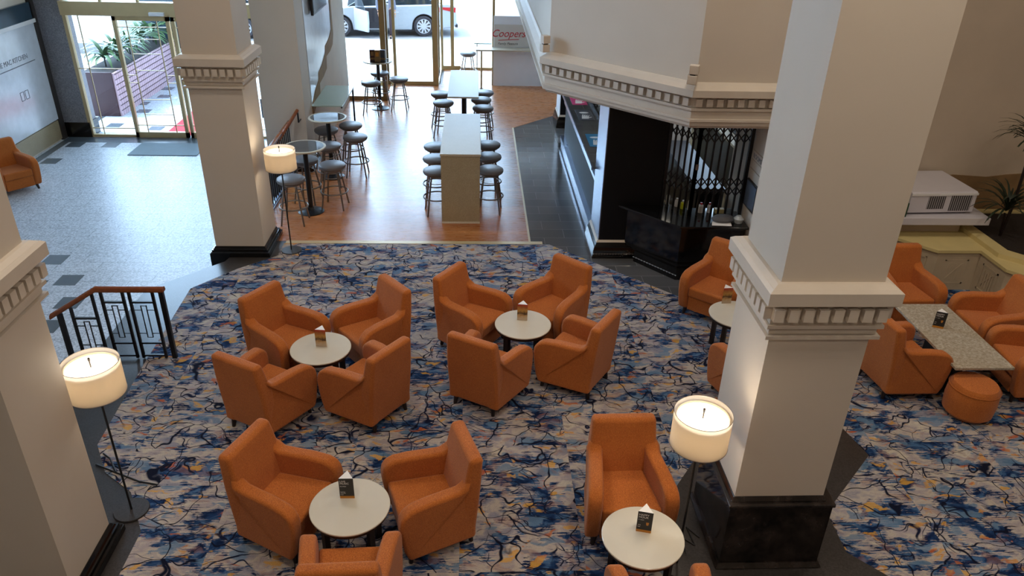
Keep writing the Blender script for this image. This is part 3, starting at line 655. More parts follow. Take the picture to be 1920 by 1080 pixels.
# ------------------------------------------------------------------ armchairs
def make_armchair():
    o = root('armchair', '', 'armchair')
    ap = [(-.28, .085), (.285, .085), (.318, .18), (.342, .32), (.352, .44), (.34, .505), (.31, .555), (.25, .588), (.12, .605), (-.04, .608), (-.135, .612), (-.185, .64), (-.215, .70), (-.29, .70)]
    yo_ = lambda x: .282+.082*(x+.3)/.6
    for s in (-1, 1):
        b = MB(); n = len(ap)
        v = [(x, s*(yo_(x)-.122), z) for x, z in ap]+[(x, s*(yo_(x)-(.02 if z > .68 else 0)), z) for x, z in ap]
        b.add(v, [tuple(range(n)), tuple(range(n, 2*n))]+[(i, n+i, n+(i+1) % n, (i+1) % n) for i in range(n)])
        b.build('armrest', 'fabric', o, bev=.034, seg=4)
    b = MB(); rows = [(-.272, -.10, .282, .085), (-.304, -.145, .287, .42), (-.318, -.168, .286, .57), (-.328, -.192, .280, .66), (-.338, -.216, .272, .78), (-.346, -.236, .266, .872)]
    v = []
    for xr, xf, hw, z in rows: v += [(xr, -hw, z), (xr, hw, z), (xf, hw, z), (xf, -hw, z)]
    fs = [(0, 1, 2, 3), tuple(range(len(v)-4, len(v)))[::-1]]
    for k in range(len(rows)-1):
        for i in range(4): a = k*4+i; c = k*4+(i+1) % 4; fs.append((a, c, c+4, a+4))
    b.add(v, fs); b.build('backrest', 'fabric', o, bev=.036, seg=4)
    MB().prism([(-.18, -.19), (.318, -.245), (.318, .245), (-.18, .19)], .27, .405).build('seat_cushion', 'fabric', o, bev=.03, seg=4)
    MB().prism([(-.2, -.18), (.295, -.24), (.295, .24), (-.2, .18)], .085, .28).build('seat_base', 'fabric', o, bev=.015)
    for sx, sy in ((.25, .27), (.25, -.27), (-.24, .21), (-.24, -.21)):
        MB().tube((sx, sy, .10), (sx*1.06, sy*1.06, 0.0), .028, .018, 8).build('leg', 'darkwood', o)
    return proto(o)
ac = make_armchair(); ac_used = [False]
def chair(tx, ty, face, label, group, z=.006, off=-.32):
    a = R(face); x = tx+off*math.cos(a); y = ty+off*math.sin(a)
    if not ac_used[0]:
        ac_used[0] = True; ac.location = (x, y, z); ac.rotation_euler = (0, 0, a); ac['label'] = label; ac['group'] = group; return
    dup(ac, (x, y, z), a, label, group)
G = 'orange tub armchairs'
chair(-1.77, 6.87, -33, 'orange armchair at back left of the left middle round table', G)
chair(-1.35, 7, -142, 'orange armchair at back right of the left middle round table', G)
chair(-1.87, 6.41, 61, 'orange armchair with its back to us, front left of the left middle table', G)
chair(-1.29, 6.43, 143, 'orange armchair at front right of the left middle round table', G)
chair(0.22, 7.34, -34, 'orange armchair at back left of the centre round table', G)
chair(0.71, 7.5, -135, 'orange armchair at back right of the centre round table nearest the bar', G)
chair(0.28, 6.75, 60, 'orange armchair with its back to us, front left of the centre round table', G)
chair(0.83, 6.93, 146, 'orange armchair at front right of the centre round table', G)
chair(-1.24, 4.56, -22, 'orange armchair left of the lower left round table', G)
chair(-0.64, 4.55, -162, 'orange armchair right of the lower left round table', G)
chair(-0.9, 4.1, 92, 'orange armchair cut off by the bottom edge, below the lower left round table', G)
chair(1.25, 4.41, -89, 'orange armchair facing us, left of the lit lamp by the black plinth', G)
chair(1.29, 3.77, 90, 'armchair of which only two arm tips show at the bottom edge', G)
chair(2.8, 7.97, -130, 'orange armchair beside the black counter, left of the high-plinth column', G)
chair(2.82, 6.7, 100, 'orange armchair mostly hidden behind the high-plinth column', G)
chair(5.32, 7.8, -88, 'orange armchair at the far end of the speckled rectangular table', G)
chair(5.68, 7.36, 180, 'orange armchair in front of the stone planter, far right of the rectangular table', G)
chair(4.86, 6.7, 8, 'orange armchair left of the speckled rectangular table, beside the column', G)
chair(5.66, 6.62, 174, 'orange armchair right of the speckled table at the picture edge', G)
chair(-8.13, 13.30, -40, 'orange armchair on the marble lobby floor by the frosted wall panel', G, LZ)
pf = root('pouf', 'round orange upholstered pouf at the near end of the speckled rectangular table', 'pouf', (5.08, 6.14, .006))
MB().lathe([(0, .02), (.20, .02), (.235, .06), (.245, .2), (.235, .34), (.205, .385), (0, .395)], n=40).build('cushion_body', 'fabric', pf)
MB().lathe([(.236, .335), (.243, .34), (.238, .348)], n=40).build('piping', 'fabric', pf)
b = MB()
for k in range(4): a = PI/4+k*PI/2; b.tube((.15*math.cos(a), .15*math.sin(a), .03), (.15*math.cos(a), .15*math.sin(a), 0), .02)
b.build('feet', 'darkwood', pf)
# ------------------------------------------------------------------ coffee tables
def coffee():
    o = root('coffee_table', '', 'table')
    MB().lathe([(0, .482), (.300, .482), (.306, .488), (.306, .497), (.302, .50), (0, .50)], n=56).build('tabletop', 'laminate', o)
    MB().lathe([(0, .44), (.275, .44), (.292, .450), (.292, .482), (0, .482)], n=48).build('apron', 'darkwood', o)
    for k in range(4):
        a = PI/4+k*PI/2; MB().box(-.022, .022, -.022, .022, 0, .45, Matrix.Translation((.24*math.cos(a), .24*math.sin(a), 0)) @ Matrix.Rotation(a, 4, 'Z')).build('leg', 'darkwood', o)
    return proto(o)
ct = coffee(); T = [(-1.57, 6.64, 'round ivory coffee table ringed by four armchairs, left middle of the carpet'), (.525, 7.11, 'round ivory coffee table ringed by four armchairs, centre of the carpet'),
     (-.955, 4.41, 'round ivory coffee table at lower left with a black menu card'), (1.25, 4.06, 'round ivory coffee table beside the black plinth with a happy hour card'), (2.95, 7.32, 'round ivory coffee table half hidden behind the high-plinth column')]
for i, (x, y, lb) in enumerate(T):
    if i == 0: ct.location = (x, y, .006); ct['label'] = lb; ct['group'] = 'round ivory coffee tables'
    else: dup(ct, (x, y, .006), 0, lb, 'round ivory coffee tables')
ct['group'] = 'round ivory coffee tables'
rt = root('rectangular_table', 'speckled marble rectangular table among armchairs at the right', 'table', (5.2, 6.9, .006))
MB().box(-.31, .31, -.66, .66, .465, .495).build('tabletop', 'marbletop', rt, bev=.004)
b = MB().box(-.2, .2, -.4, .4, 0, .02).box(-.05, .05, -.3, .3, .02, .465); b.build('pedestal', 'blackpaint', rt)
# menu cards (triangular prisms)
def card(x, y, rz, z, kind, lab, h=.20, wdt=.112):
    o = root('menu_card', lab, 'menu card', (x, y, z), R(rz)); hw = wdt/2; dp = wdt*.86
    tri = [(-hw, 0), (hw, 0), (0, dp)]
    MB().prism([(-hw+.001, .001), (hw-.001, .001), (0, dp-.002)], 0, h-.002).build('card_body', 'pw', o)
    if kind == 'pic':
        MB().box(-hw, hw, -.0012, 0, .0, h).build('front_face', 'cardpic', o)
    else:
        MB().box(-hw, hw, -.0012, 0, .024, h).build('front_face', 'cardblack', o); MB().box(-hw, hw, -.0014, 0, 0, .024).build('amber_band', 'amber', o)
        if kind == 'live':
            ls_ = [('LIVE', .024, h-.03), ('MUSIC', .024, h-.051), ('thursdays', .012, h-.078), ('bookings', .010, .066), ('at the bar', .010, .052), ('6 pm', .010, .038)]
        else: ls_ = [('HAPPY', .025, h-.03), ('HOUR', .025, h-.053), ('4 - 6 pm', .012, h-.078), ('wine', .011, .070), ('beer', .011, .052)]
        for s_, sz, zz in ls_: text(s_, 'lettering', 'pw', sz, (-hw+.008, -.0016, zz), (R(90), 0, 0), o, .0003, align='LEFT')
        if kind == 'happy': MB().lathe([(.004, 0), (.010, .002), (.004, .006), (.004, .03), (.014, .05), (.016, .075), (.012, .075)], (.022, -.001, .026), 12, ).build('drink_picture', 'amber', o).scale = (1, .1, 1)
    return o
TZ = .507
card(-1.565, 6.66, -6, TZ, 'pic', 'food picture card on the left middle coffee table')
card(.52, 7.18, -8, TZ, 'pic', 'food picture card on the centre coffee table')
card(-.985, 4.49, 0, TZ, 'live', 'black live music card on the lower left coffee table')
card(1.26, 4.10, -14, TZ, 'happy', 'black happy hour card on the coffee table beside the black plinth')
card(5.12, 7.02, -24, .502, 'happy', 'black happy hour card on the speckled rectangular table')
card(2.90, 7.56, 5, TZ, 'pic', 'menu card on the coffee table half hidden by the column')
# ------------------------------------------------------------------ floor lamps
def lamp(x, y, label, e=4):
    o = root('floor_lamp', label, 'lamp', (x, y, .006))
    MB().lathe([(0, 0), (.14, 0), (.142, .006), (.138, .014), (0, .018)], n=40).build('base', 'granite', o)
    MB().tube((0, 0, .01), (0, 0, 1.30), .009).build('pole', 'black_rubber', o)
    s = MB().lathe([(.185, 1.235), (.185, 1.47)], n=56); s.build('inner_shade', 'shade', o)
    s = MB().lathe([(.205, 1.225), (.205, 1.50)], n=56); sh_ = s.build('lamp_shade', 'sheer', o)
    MB().torus((0, 0, 1.50), .205, .0025, 56, 6).build('upper_rim', 'chrome', o); MB().torus((0, 0, 1.225), .205, .0025, 56, 6).build('lower_rim', 'chrome', o)
    MB().lathe([(0, 1.455), (.183, 1.455)], n=48).build('diffuser', 'glow', o)
    MB().tube((0, 0, 1.455), (0, 0, 1.515), .006).lathe([(0, 1.545), (.009, 1.535), (.009, 1.515), (0, 1.51)], n=10).build('finial', 'darkwood', o)
    for k in range(3): a = k*2*PI/3; MB().tube((0, 0, 1.30), (.185*math.cos(a), .185*math.sin(a), 1.24), .003).build('spoke', 'chrome', o)
    d = bpy.data.lights.new('bulb', 'POINT'); d.energy = e; d.color = (1, .85, .66); d.shadow_soft_size = .05
    l = bpy.data.objects.new('bulb_light', d); COL.objects.link(l); l.parent = o; l.location = (0, 0, 1.35)
    d = bpy.data.lights.new('bulb', 'POINT'); d.energy = e*1.1; d.color = (1, .85, .66); d.shadow_soft_size = .1
    l = bpy.data.objects.new('bulb_light', d); COL.objects.link(l); l.parent = o; l.location = (0, 0, 1.53)
    return o
lamp(-2.61, 9.96, 'lit drum-shade floor lamp beside the middle column at the carpet edge')
lamp(-2.885, 4.90, 'lit drum-shade floor lamp at lower left behind the big column')
lamp(1.61, 4.24, 'lit drum-shade floor lamp beside the black marble plinth')
tag(MB().path([(-3.42, 5.47, .012), (-3.2, 5.36, .014), (-2.95, 5.24, .014), (-2.78, 5.2, .012)], .008).path([(-3.42, 5.62, .012), (-3.33, 5.55, .014), (-3.2, 5.36, .02)], .008).build('power_cable', 'black_rubber'), 'black cable lying on the carpet behind the lower left lamp', 'cable')
tag(MB().path([(1.70, 4.30, .015), (1.72, 4.5, .015), (1.80, 4.42, .015), (1.78, 4.62, .015), (1.86, 4.5, .015)], .006).build('power_cable', 'black_rubber'), 'tangled lamp cable on the dark floor beside the black plinth', 'cable')
# ------------------------------------------------------------------ stools
def make_stool():
    o = root('bar_stool', '', 'stool')
    MB().lathe([(0, .648), (.175, .648), (.20, .66), (.212, .684), (.207, .710), (.185, .724), (0, .730)], n=36).build('seat', 'leather', o)
    MB().lathe([(0, .624), (.15, .624), (.165, .632), (.165, .648), (0, .648)], n=28).build('seat_plate', 'chrome', o)
    for k in range(4):
        a = PI/4+k*PI/2; c, s = math.cos(a), math.sin(a)
        MB().path([(.12*c, .12*s, .64), (.145*c, .145*s, .55), (.245*c, .245*s, 0)], .0135, 8).build('leg', 'chrome', o)
    MB().torus((0, 0, .27), .212, .012, 36, 8).build('foot_ring', 'chrome', o); MB().torus((0, 0, .52), .142, .006, 28, 6).build('upper_ring', 'chrome', o)
    return proto(o)
stl = make_stool(); su = [False]
def stool(x, y, lab, grp='grey-seated steel bar stools'):
    z = .004; rz = random.uniform(-.3, .3)
    if not su[0]: su[0] = True; stl.location = (x, y, z); stl.rotation_euler = (0, 0, rz); stl['label'] = lab; stl['group'] = grp; return
    dup(stl, (x, y, z), rz, lab, grp)
for x, y, lab in [(-.66, 12.62, 'bar stool left of the near high bench, farthest of the three'), (-.64, 12.0, 'bar stool left of the near high bench, middle of the three'), (-.60, 11.41, 'bar stool left of the near high bench, nearest of the three'),
    (.23, 12.75, 'bar stool right of the near high bench, farthest of the three'), (.23, 12.12, 'bar stool right of the near high bench, middle of the three'), (.24, 11.47, 'bar stool right of the near high bench, nearest of the three'),
    (-.72, 16.15, 'bar stool left of the far high table, the farther one'), (-.64, 15.45, 'bar stool left of the far high table, the nearer one'), (.19, 16.3, 'bar stool right of the far high table, farthest of three'), (.13, 15.72, 'bar stool right of the far high table, middle of three'), (.16, 15.08, 'bar stool right of the far high table, nearest of three'),
    (-2.09, 13.09, 'bar stool alone right of the second round high table'), (-2.25, 11.62, 'bar stool right of the nearest round high table'), (-2.76, 10.98, 'bar stool in front of the nearest round high table behind the lamp'),
    (-2.47, 12.60, 'bar stool in front of the second round high table'), (-2.66, 13.50, 'bar stool just behind the pole of the second round high table'), (-2.27, 13.80, 'bar stool tucked behind the second round high table on its right'), (-2.72, 11.86, 'bar stool behind the nearest round high table'),
    (-2.29, 17.04, 'bar stool left front of the round table with menu boxes'), (-2.2, 17.98, 'bar stool behind the round table with menu boxes'), (-1.71, 17.42, 'bar stool right of the round table with menu boxes'), (-.18, 20.33, 'single bar stool at the far window counter')]:
    stool(x, y, lab)
def make_high():
    o = root('high_round_table', '', 'table')
    MB().lathe([(0, 1.045), (.275, 1.045), (.315, 1.05), (.325, 1.06), (.322, 1.073), (.29, 1.076), (.288, 1.072), (.27, 1.07)], n=48).build('rim', 'stonetop', o)
    MB().lathe([(0, 1.068), (.29, 1.0735), (0, 1.074)], n=48).build('glass_top', 'tableglass', o)
    MB().tube((0, 0, .03), (0, 0, 1.045), .038, n=16).build('pole', 'blackpaint', o)
    MB().lathe([(0, 0), (.20, 0), (.205, .01), (.19, .018), (.06, .04), (.045, .08), (0, .08)], n=36).build('base', 'blackpaint', o)
    return proto(o)
ht = make_high(); ht.location = (-2.60, 11.40, .004); ht['label'] = 'nearest round high table with smoked top, beside the lamp'; ht['group'] = 'round high tables'
dup(ht, (-2.52, 13.0, .004), 0, 'second round high table with smoked top, by the plain pillar', 'round high tables')
dup(ht, (-2.17, 17.50, .004), 0, 'far round high table carrying the menu boxes near the window', 'round high tables')
for k, (dx, c) in enumerate([(-.11, 'left'), (.01, 'middle'), (.12, 'right')]):
    o = root('menu_box', '%s menu box on the far round high table' % c, 'menu box', (-2.17+dx, 17.46+(.03 if k != 1 else -.03), 1.079), R((8, -4, -10)[k]))
    MB().box(-.06, .06, -.03, .03, 0, .24).build('box_body', ('maroon', 'tan', 'greydecal')[k], o, bev=.003); MB().box(-.062, .062, -.032, .032, .03, .07).build('copper_band', 'tan', o)
    MB().box(-.035, .035, -.0325, -.03, .11, .2).build('label_panel', ('tan', 'amber', 'greydecal')[k], o)
# high benches
hb = root('high_bench', 'long high table with solid stone panel end at the near side of the timber floor', 'table', (-.21, 0, .004))
MB().box(-.31, .30, 10.95, 13.15, 1.085, 1.12).build('tabletop', 'stonetop', hb, bev=.004)
MB().box(-.30, .285, 10.96, 11.0, 0, 1.085).build('end_panel', 'cream_stone', hb); MB().box(-.30, .285, 13.08, 13.12, 0, 1.085).build('end_panel', 'cream_stone', hb)
MB().box(-.302, .287, 10.955, 11.0, .0, .03).build('foot_strip', 'laminate', hb)
h2 = root('high_table', 'far high table with pale square top on a single black post', 'table', (-.22, 15.55, .004))
MB().box(-.30, .29, -1.12, 1.12, 1.05, 1.08).build('tabletop', 'stonetop', h2, bev=.004)
for yy in (-.75, .75):
    MB().tube((0, yy, .02), (0, yy, 1.05), .04).build('post', 'blackpaint', h2); MB().lathe([(0, 0), (.22, 0), (.22, .015), (.05, .04), (0, .04)], (0, yy, 0), 32).build('base_disc', 'blackpaint', h2)
# ------------------------------------------------------------------ railings
rl = root('stair_railing', 'short black geometric railing with varnished timber handrail beside the lobby steps', 'railing', (0, 7.22, 0))
def hr(x): return .86 if x > -3.98 else .86+(x+3.98)*.62
prof = [(-.035, -.02), (.035, -.02), (.04, .0), (.03, .03), (0, .042), (-.03, .03), (-.04, 0)]
b = MB(); stn = [(-4.52, hr(-4.52)), (-3.98, .86), (-3.27, .86)]
v = []; n = len(prof)
for x, z in stn: v += [(x, py, z+pz_) for py, pz_ in prof]
fs = [tuple(range(n)), tuple(range(2*n, 3*n))[::-1]]
for k in range(2):
    for i in range(n): a = k*n+i; c = k*n+(i+1) % n; fs.append((a, c, c+n, a+n))
b.add(v, fs).build('handrail', 'railwood', rl, bev=.008)
for x in (-4.42, -3.31):
    MB().box(x-.024, x+.024, -.02, .02, 0 if x > GX else LZ, hr(x)-.02).build('post', 'blackpaint', rl)
for (x0, x1) in [(-4.30, -4.02), (-3.95, -3.70), (-3.66, -3.39)]:
    b = MB(); zt = min(hr(x0), hr(x1))-.02; zb_ = .03 if x0 > GX else -.12
    b.box(x0, x0+.026, -.014, .014, zb_-.02, hr(x0)-.02).box(x1-.026, x1, -.014, .014, zb_-.02, hr(x1)-.02)
    b.box(x0, x1, -.012, .012, zb_, zb_+.02).box(x0, x1, -.012, .012, zt-.14, zt-.12).box(x0, x1, -.012, .012, zb_+.16, zb_+.18)
    xc = (x0+x1)/2; w_ = .032; z0_, z1_ = zb_+.24, zt-.17
    b.box(xc-w_, xc-w_+.008, -.006, .006, z0_, z1_).box(xc+w_-.008, xc+w_, -.006, .006, z0_, z1_).box(xc-w_, xc+w_, -.006, .006, z1_-.008, z1_).box(xc-w_, xc+w_, -.006, .006, z0_, z0_+.008)
    for zz in (z0_+.05, z1_-.06): b.box(x0+.02, xc-w_, -.006, .006, zz, zz+.008).box(xc+w_, x1-.02, -.006, .006, zz, zz+.008)
    b.build('panel', 'blackpaint', rl, smooth=False)
# steps down to the lobby
b = MB()
for k in range(2): b.box(GX-.32*(k+1), GX-.32*k, -5, 7.1, LZ, -.16*(k+1))
b.build('floor_steps', 'granite', kind='structure', smooth=False)
br = root('bar_railing', 'black baluster railing with timber handrail between middle column and plain pillar', 'railing', (-3.24, 0, 0))
b = MB()
for i in range(22): y = 10.65+i*.12; b.box(-.009, .009, y-.009, y+.009, .04, .88)
b.build('balusters', 'blackpaint', br, smooth=False); MB().box(-.02, .02, 10.55, 13.28, .02, .05).build('bottom_rail', 'steelblue', br); MB().box(-.03, .03, 10.55, 13.28, .88, .93).build('handrail', 'railwood', br, bev=.01)
hrl = root('curved_handrail', 'curved steel handrail in front of the plain pillar beside the lobby', 'handrail', (-3.62, 12.2, 0))
MB().path([(.0, -.35, LZ), (.0, -.35, .95), (.02, -.30, 1.05), (.05, -.2, 1.1), (.12, .0, 1.1), (.15, .08, 1.02), (.15, .1, .5), (.15, .1, LZ)], .016).path([(0, -.35, .7), (.15, .1, .7)], .012).build('tube', 'steelblue', hrl)
wh = root('timber_handrail', 'short sloping timber handrail fixed in front of the plain pillar', 'handrail', (-3.1, 12.9, 0))
MB().tube((-.22, -.6, .72), (.06, .2, 1.16), .028, n=12).build('rail', 'railwood', wh); MB().tube((.06, .2, 1.14), (.06, .2, .95), .014).tube((.06, .2, .95), (.06, .38, .95), .012).tube((-.22, -.6, 0.0), (-.22, -.6, .72), .012).build('bracket', 'blackpaint', wh)
# ------------------------------------------------------------------ planter, projector, plants right
pl = root('stone_planter', 'stepped limestone planter with pale yellow top and carved panels at the right wall', 'planter')
pp = [(5.8, 10.15), (5.72, 9.2), (6.08, 8.8), (6.66, 8.8), (6.66, 8.26), (6.85, 8.05), (7.6, 7.6), (8.6, 7.6), (8.6, 10.15)]
MB().prism([(x+.03, y+.02) for x, y in pp], 0, .56).build('carved_body', 'carved', pl)
MB().prism(pp, .56, .60).build('coping', 'yellowstone', pl, smooth=False)
rim = [(6.75, 10.1), (6.75, 8.6), (7.05, 8.3), (8.5, 8.3), (8.5, 10.1)]
inn = [(6.93, 10.0), (6.93, 8.7), (7.12, 8.48), (8.4, 8.48), (8.4, 10.0)]
b = MB()
for i in range(5):
    j = (i+1) % 5; b.prism([rim[i], rim[j], inn[j], inn[i]], .60, .66)
b.build('soil_rim', 'yellowstone', pl, smooth=False); MB().prism(inn, .60, .63).build('soil', 'soil', pl)
# carved relief blocks on planter face
def relief(cx, cy, ang):
    mt = Matrix.Translation((cx, cy, 0)) @ Matrix.Rotation(ang, 4, 'Z'); b = MB()
    b.box(-.16, .16, -.012, .0, .10, .12, mt).box(-.16, .16, -.012, 0, .44, .46, mt).box(-.16, -.14, -.012, 0, .1, .46, mt).box(.14, .16, -.012, 0, .1, .46, mt)
    for k in range(5): b.box(-.10+.045*k, -.08+.045*k, -.012, 0, .16, .40-.03*(k % 2), mt)
    b.tube(mt @ Vector((-.1, -.006, .18)), mt @ Vector((.08, -.006, .40)), .008, n=6)
    b.build('carved_relief', 'carved', pl, smooth=False)
relief(6.39, 8.83, 0); relief(6.69, 8.55, R(-90)); relief(5.92, 9.03, R(-48)); relief(7.25, 7.84, R(-31))
sf = root('equipment_shelf', 'white shelf box under the projector against the right wall', 'shelf', (6.2, 9.62, 0))
MB().box(-.75, .72, -.45, .56, .80, .90).build('shelf_top', 'projwhite', sf, bev=.005); MB().box(-.6, .5, -.2, .56, .6, .8).build('shelf_body', 'taupe', sf)
pj = root('projector', 'large white projector with mesh vents on the shelf by the right wall', 'projector', (6.25, 9.72, .905), R(3))
MB().box(-.47, .47, -.42, .42, .02, .32).build('casing', 'projwhite', pj, bev=.02, seg=3)
MB().box(-.22, .02, -.424, -.419, .08, .26).build('vent', 'mesh', pj).data.materials; MB().box(.10, .40, -.424, -.419, .05, .27).build('vent', 'mesh', pj)
MB().box(-.47, .47, -.43, -.42, .27, .30).build('front_lip', 'white', pj); b = MB()
for sx in (-.4, .4):
    for sy in (-.35, .35): b.tube((sx, sy, 0), (sx, sy, .02), .02)
b.build('foot', 'blackpaint', pj)
tag(MB().box(5.50, 5.76, 9.2, 9.5, .90, 1.10).build('green_crate', 'greenbox', bev=.01), 'dark green crate left of the white projector', 'crate')
# rough tan render patch low on the right wall
MB().prism([(6.4, .6), (9.8, .6), (9.8, 1.25), (8.9, 1.22), (8.3, 1.2), (7.7, 1.16), (7.4, 1.12), (6.9, 1.15), (6.4, 1.1)], -10.2, -10.185, Matrix.Rotation(R(90), 4, 'X')).build('trim_5', 'tan', kind='structure')
def blades(name, loc, n, L, wd, mat, seed, up=.7, droop=1.0, parent=None, spread=PI*2, a0=0):
    rnd = random.Random(seed); b = MB()
    for i in range(n):
        a = a0+spread*rnd.random(); el = up*(.35+.65*rnd.random()); l = L*(.6+.5*rnd.random()); seg_ = 6
        pts = []; x = z = 0; e_ = el*PI/2
        for k in range(seg_+1):
            pts.append((x, z)); x += l/seg_*math.cos(e_); z += l/seg_*math.sin(e_); e_ -= droop*.32
        vs_ = []; 
        for k, (px_, pz2) in enumerate(pts):
            ww = wd*math.sin(PI*(k+.6)/(seg_+1.2))
            for s in (-1, 1): vs_.append((px_*math.cos(a)-s*ww*math.sin(a), px_*math.sin(a)+s*ww*math.cos(a), pz2+.002))
        b.add(vs_, [(2*k, 2*k+1, 2*k+3, 2*k+2) for k in range(seg_)])
    return b.build(name, mat, parent, loc=loc)
pm = root('potted_palm', 'dark narrow-leaved palm growing in the stone planter at the right edge', 'plant', (7.16, 9.22, .63))
MB().path([(0, 0, 0), (.02, -.02, .5), (.0, 0, 1.25)], .02).path([(0, 0, 0), (-.08, -.05, .35)], .015).build('stem', 'darkwood', pm)
blades('foliage', (0, 0, 1.27), 60, .62, .014, 'leafdark', 3, .95, .9, pm); blades('foliage', (-.08, -.05, .38), 55, .6, .014, 'leafdark', 5, .95, .9, pm)
# ------------------------------------------------------------------ outdoors
MB().prism([(-5.0, 18.3), (-2.1, 18.3), (-2.1, 19.86), (-.93, 19.86), (-.93, 21.64), (14, 21.64), (14, 26.0), (-5.0, 26.0)], -.5, -.03).build('floor_pavement', 'pavement', kind='structure')
MB().box(-5.1, -5.0, 18.3, 26, -.5, -.03).build('trim_6', 'granite', kind='structure')
MB().box(-30, -3.3, 16.8, 25.2, -.6, LZ).build('floor_forecourt', 'marble', kind='structure')
MB().box(-30, -3.3, 25.2, 26.0, -.6, -.16).build('floor_kerb', 'pavement', kind='structure')
MB().box(-40, 40, 26.0, 60, -.6, -.15).build('floor_road', 'road', kind='structure')
tag(MB().box(-6.9, -5.9, 16.85, 19.8, LZ, LZ+.01).build('entrance_runner', 'redcarpet'), 'red carpet runner outside the brass entrance doors', 'carpet runner')
for (x, y) in [(-8.4, 17.4), (-8.2, 18.6), (-8.5, 19.3), (-8.2, 20.0), (-8.4, 20.8), (-7.4, 17.2)]:
    MB().box(x, x+.31, y, y+.3, LZ, LZ+.003).build('floor_inset_tile', 'darktile', kind='structure')
MB().box(-8.9, -8.75, 17.3, 23, LZ, LZ+.002).build('floor_border_strip', 'darktile', kind='structure')
pb = root('outdoor_planter', 'long pinkish slatted planter with maroon end outside the entrance glass', 'planter', (-9.12, 18.3, LZ))
MB().box(-.05, .75, .02, 4.2, 0, 1.0).build('slatted_box', 'purpleslat', pb); MB().box(-.06, .70, -.02, .02, .0, 1.02).build('end_panel', 'maroon', pb)
MB().box(0, .7, .05, 4.15, .98, 1.01).build('soil', 'soil', pb)
b = MB()
for z in [k*.12 for k in range(1, 9)]: b.box(.75, .762, .02, 4.2, z, z+.012)
b.build('slat_gap', 'maroon', pb)
for i, (y, s, lb) in enumerate([(18.35, .75, 'leafy green plant nearest the end of the outdoor planter'), (19.0, .9, 'broad-leaved plant second along the outdoor planter'), (19.8, .9, 'spiky green plant in the middle of the outdoor planter'), (20.6, .85, 'arching green plant fourth along the outdoor planter'), (21.4, .8, 'green plant at the far end of the outdoor planter')]):
    pt_ = root('outdoor_plant', lb, 'plant', (-8.8, y+.6, LZ+1.0)); MB().tube((0, 0, 0), (0, 0, .3), .02).build('stem', 'darkwood', pt_)
    blades('foliage', (0, 0, .2), 46, s, .045 if i != 2 else .02, 'leaf', 20+i, .9, .9, pt_)
db = root('glass_booth', 'dark blue glass wall panel standing outside beyond the planter', 'glass wall', (-9.0, 22.55, LZ))
MB().box(-.2, 1.7, 0, .1, 0, 2.9).build('panel', 'booth', db); MB().box(.42, .80, -.01, 0, .62, .74).build('sign_strip', 'pw', db); MB().box(.32, .42, -.012, 0, .60, .76).build('red_badge', 'red', db)
# building across the street
fb = root('street_building', 'pale building across the street beyond the parked cars', 'building', (0, 44, -.15))
MB().box(-30, 30, 0, 4, 0, 4.5).build('wall', 'taupe', fb)
for k in range(-6, 7): MB().box(k*4-1, k*4+1, -.05, 0, 1, 3.4).build('window', 'carglass', fb)
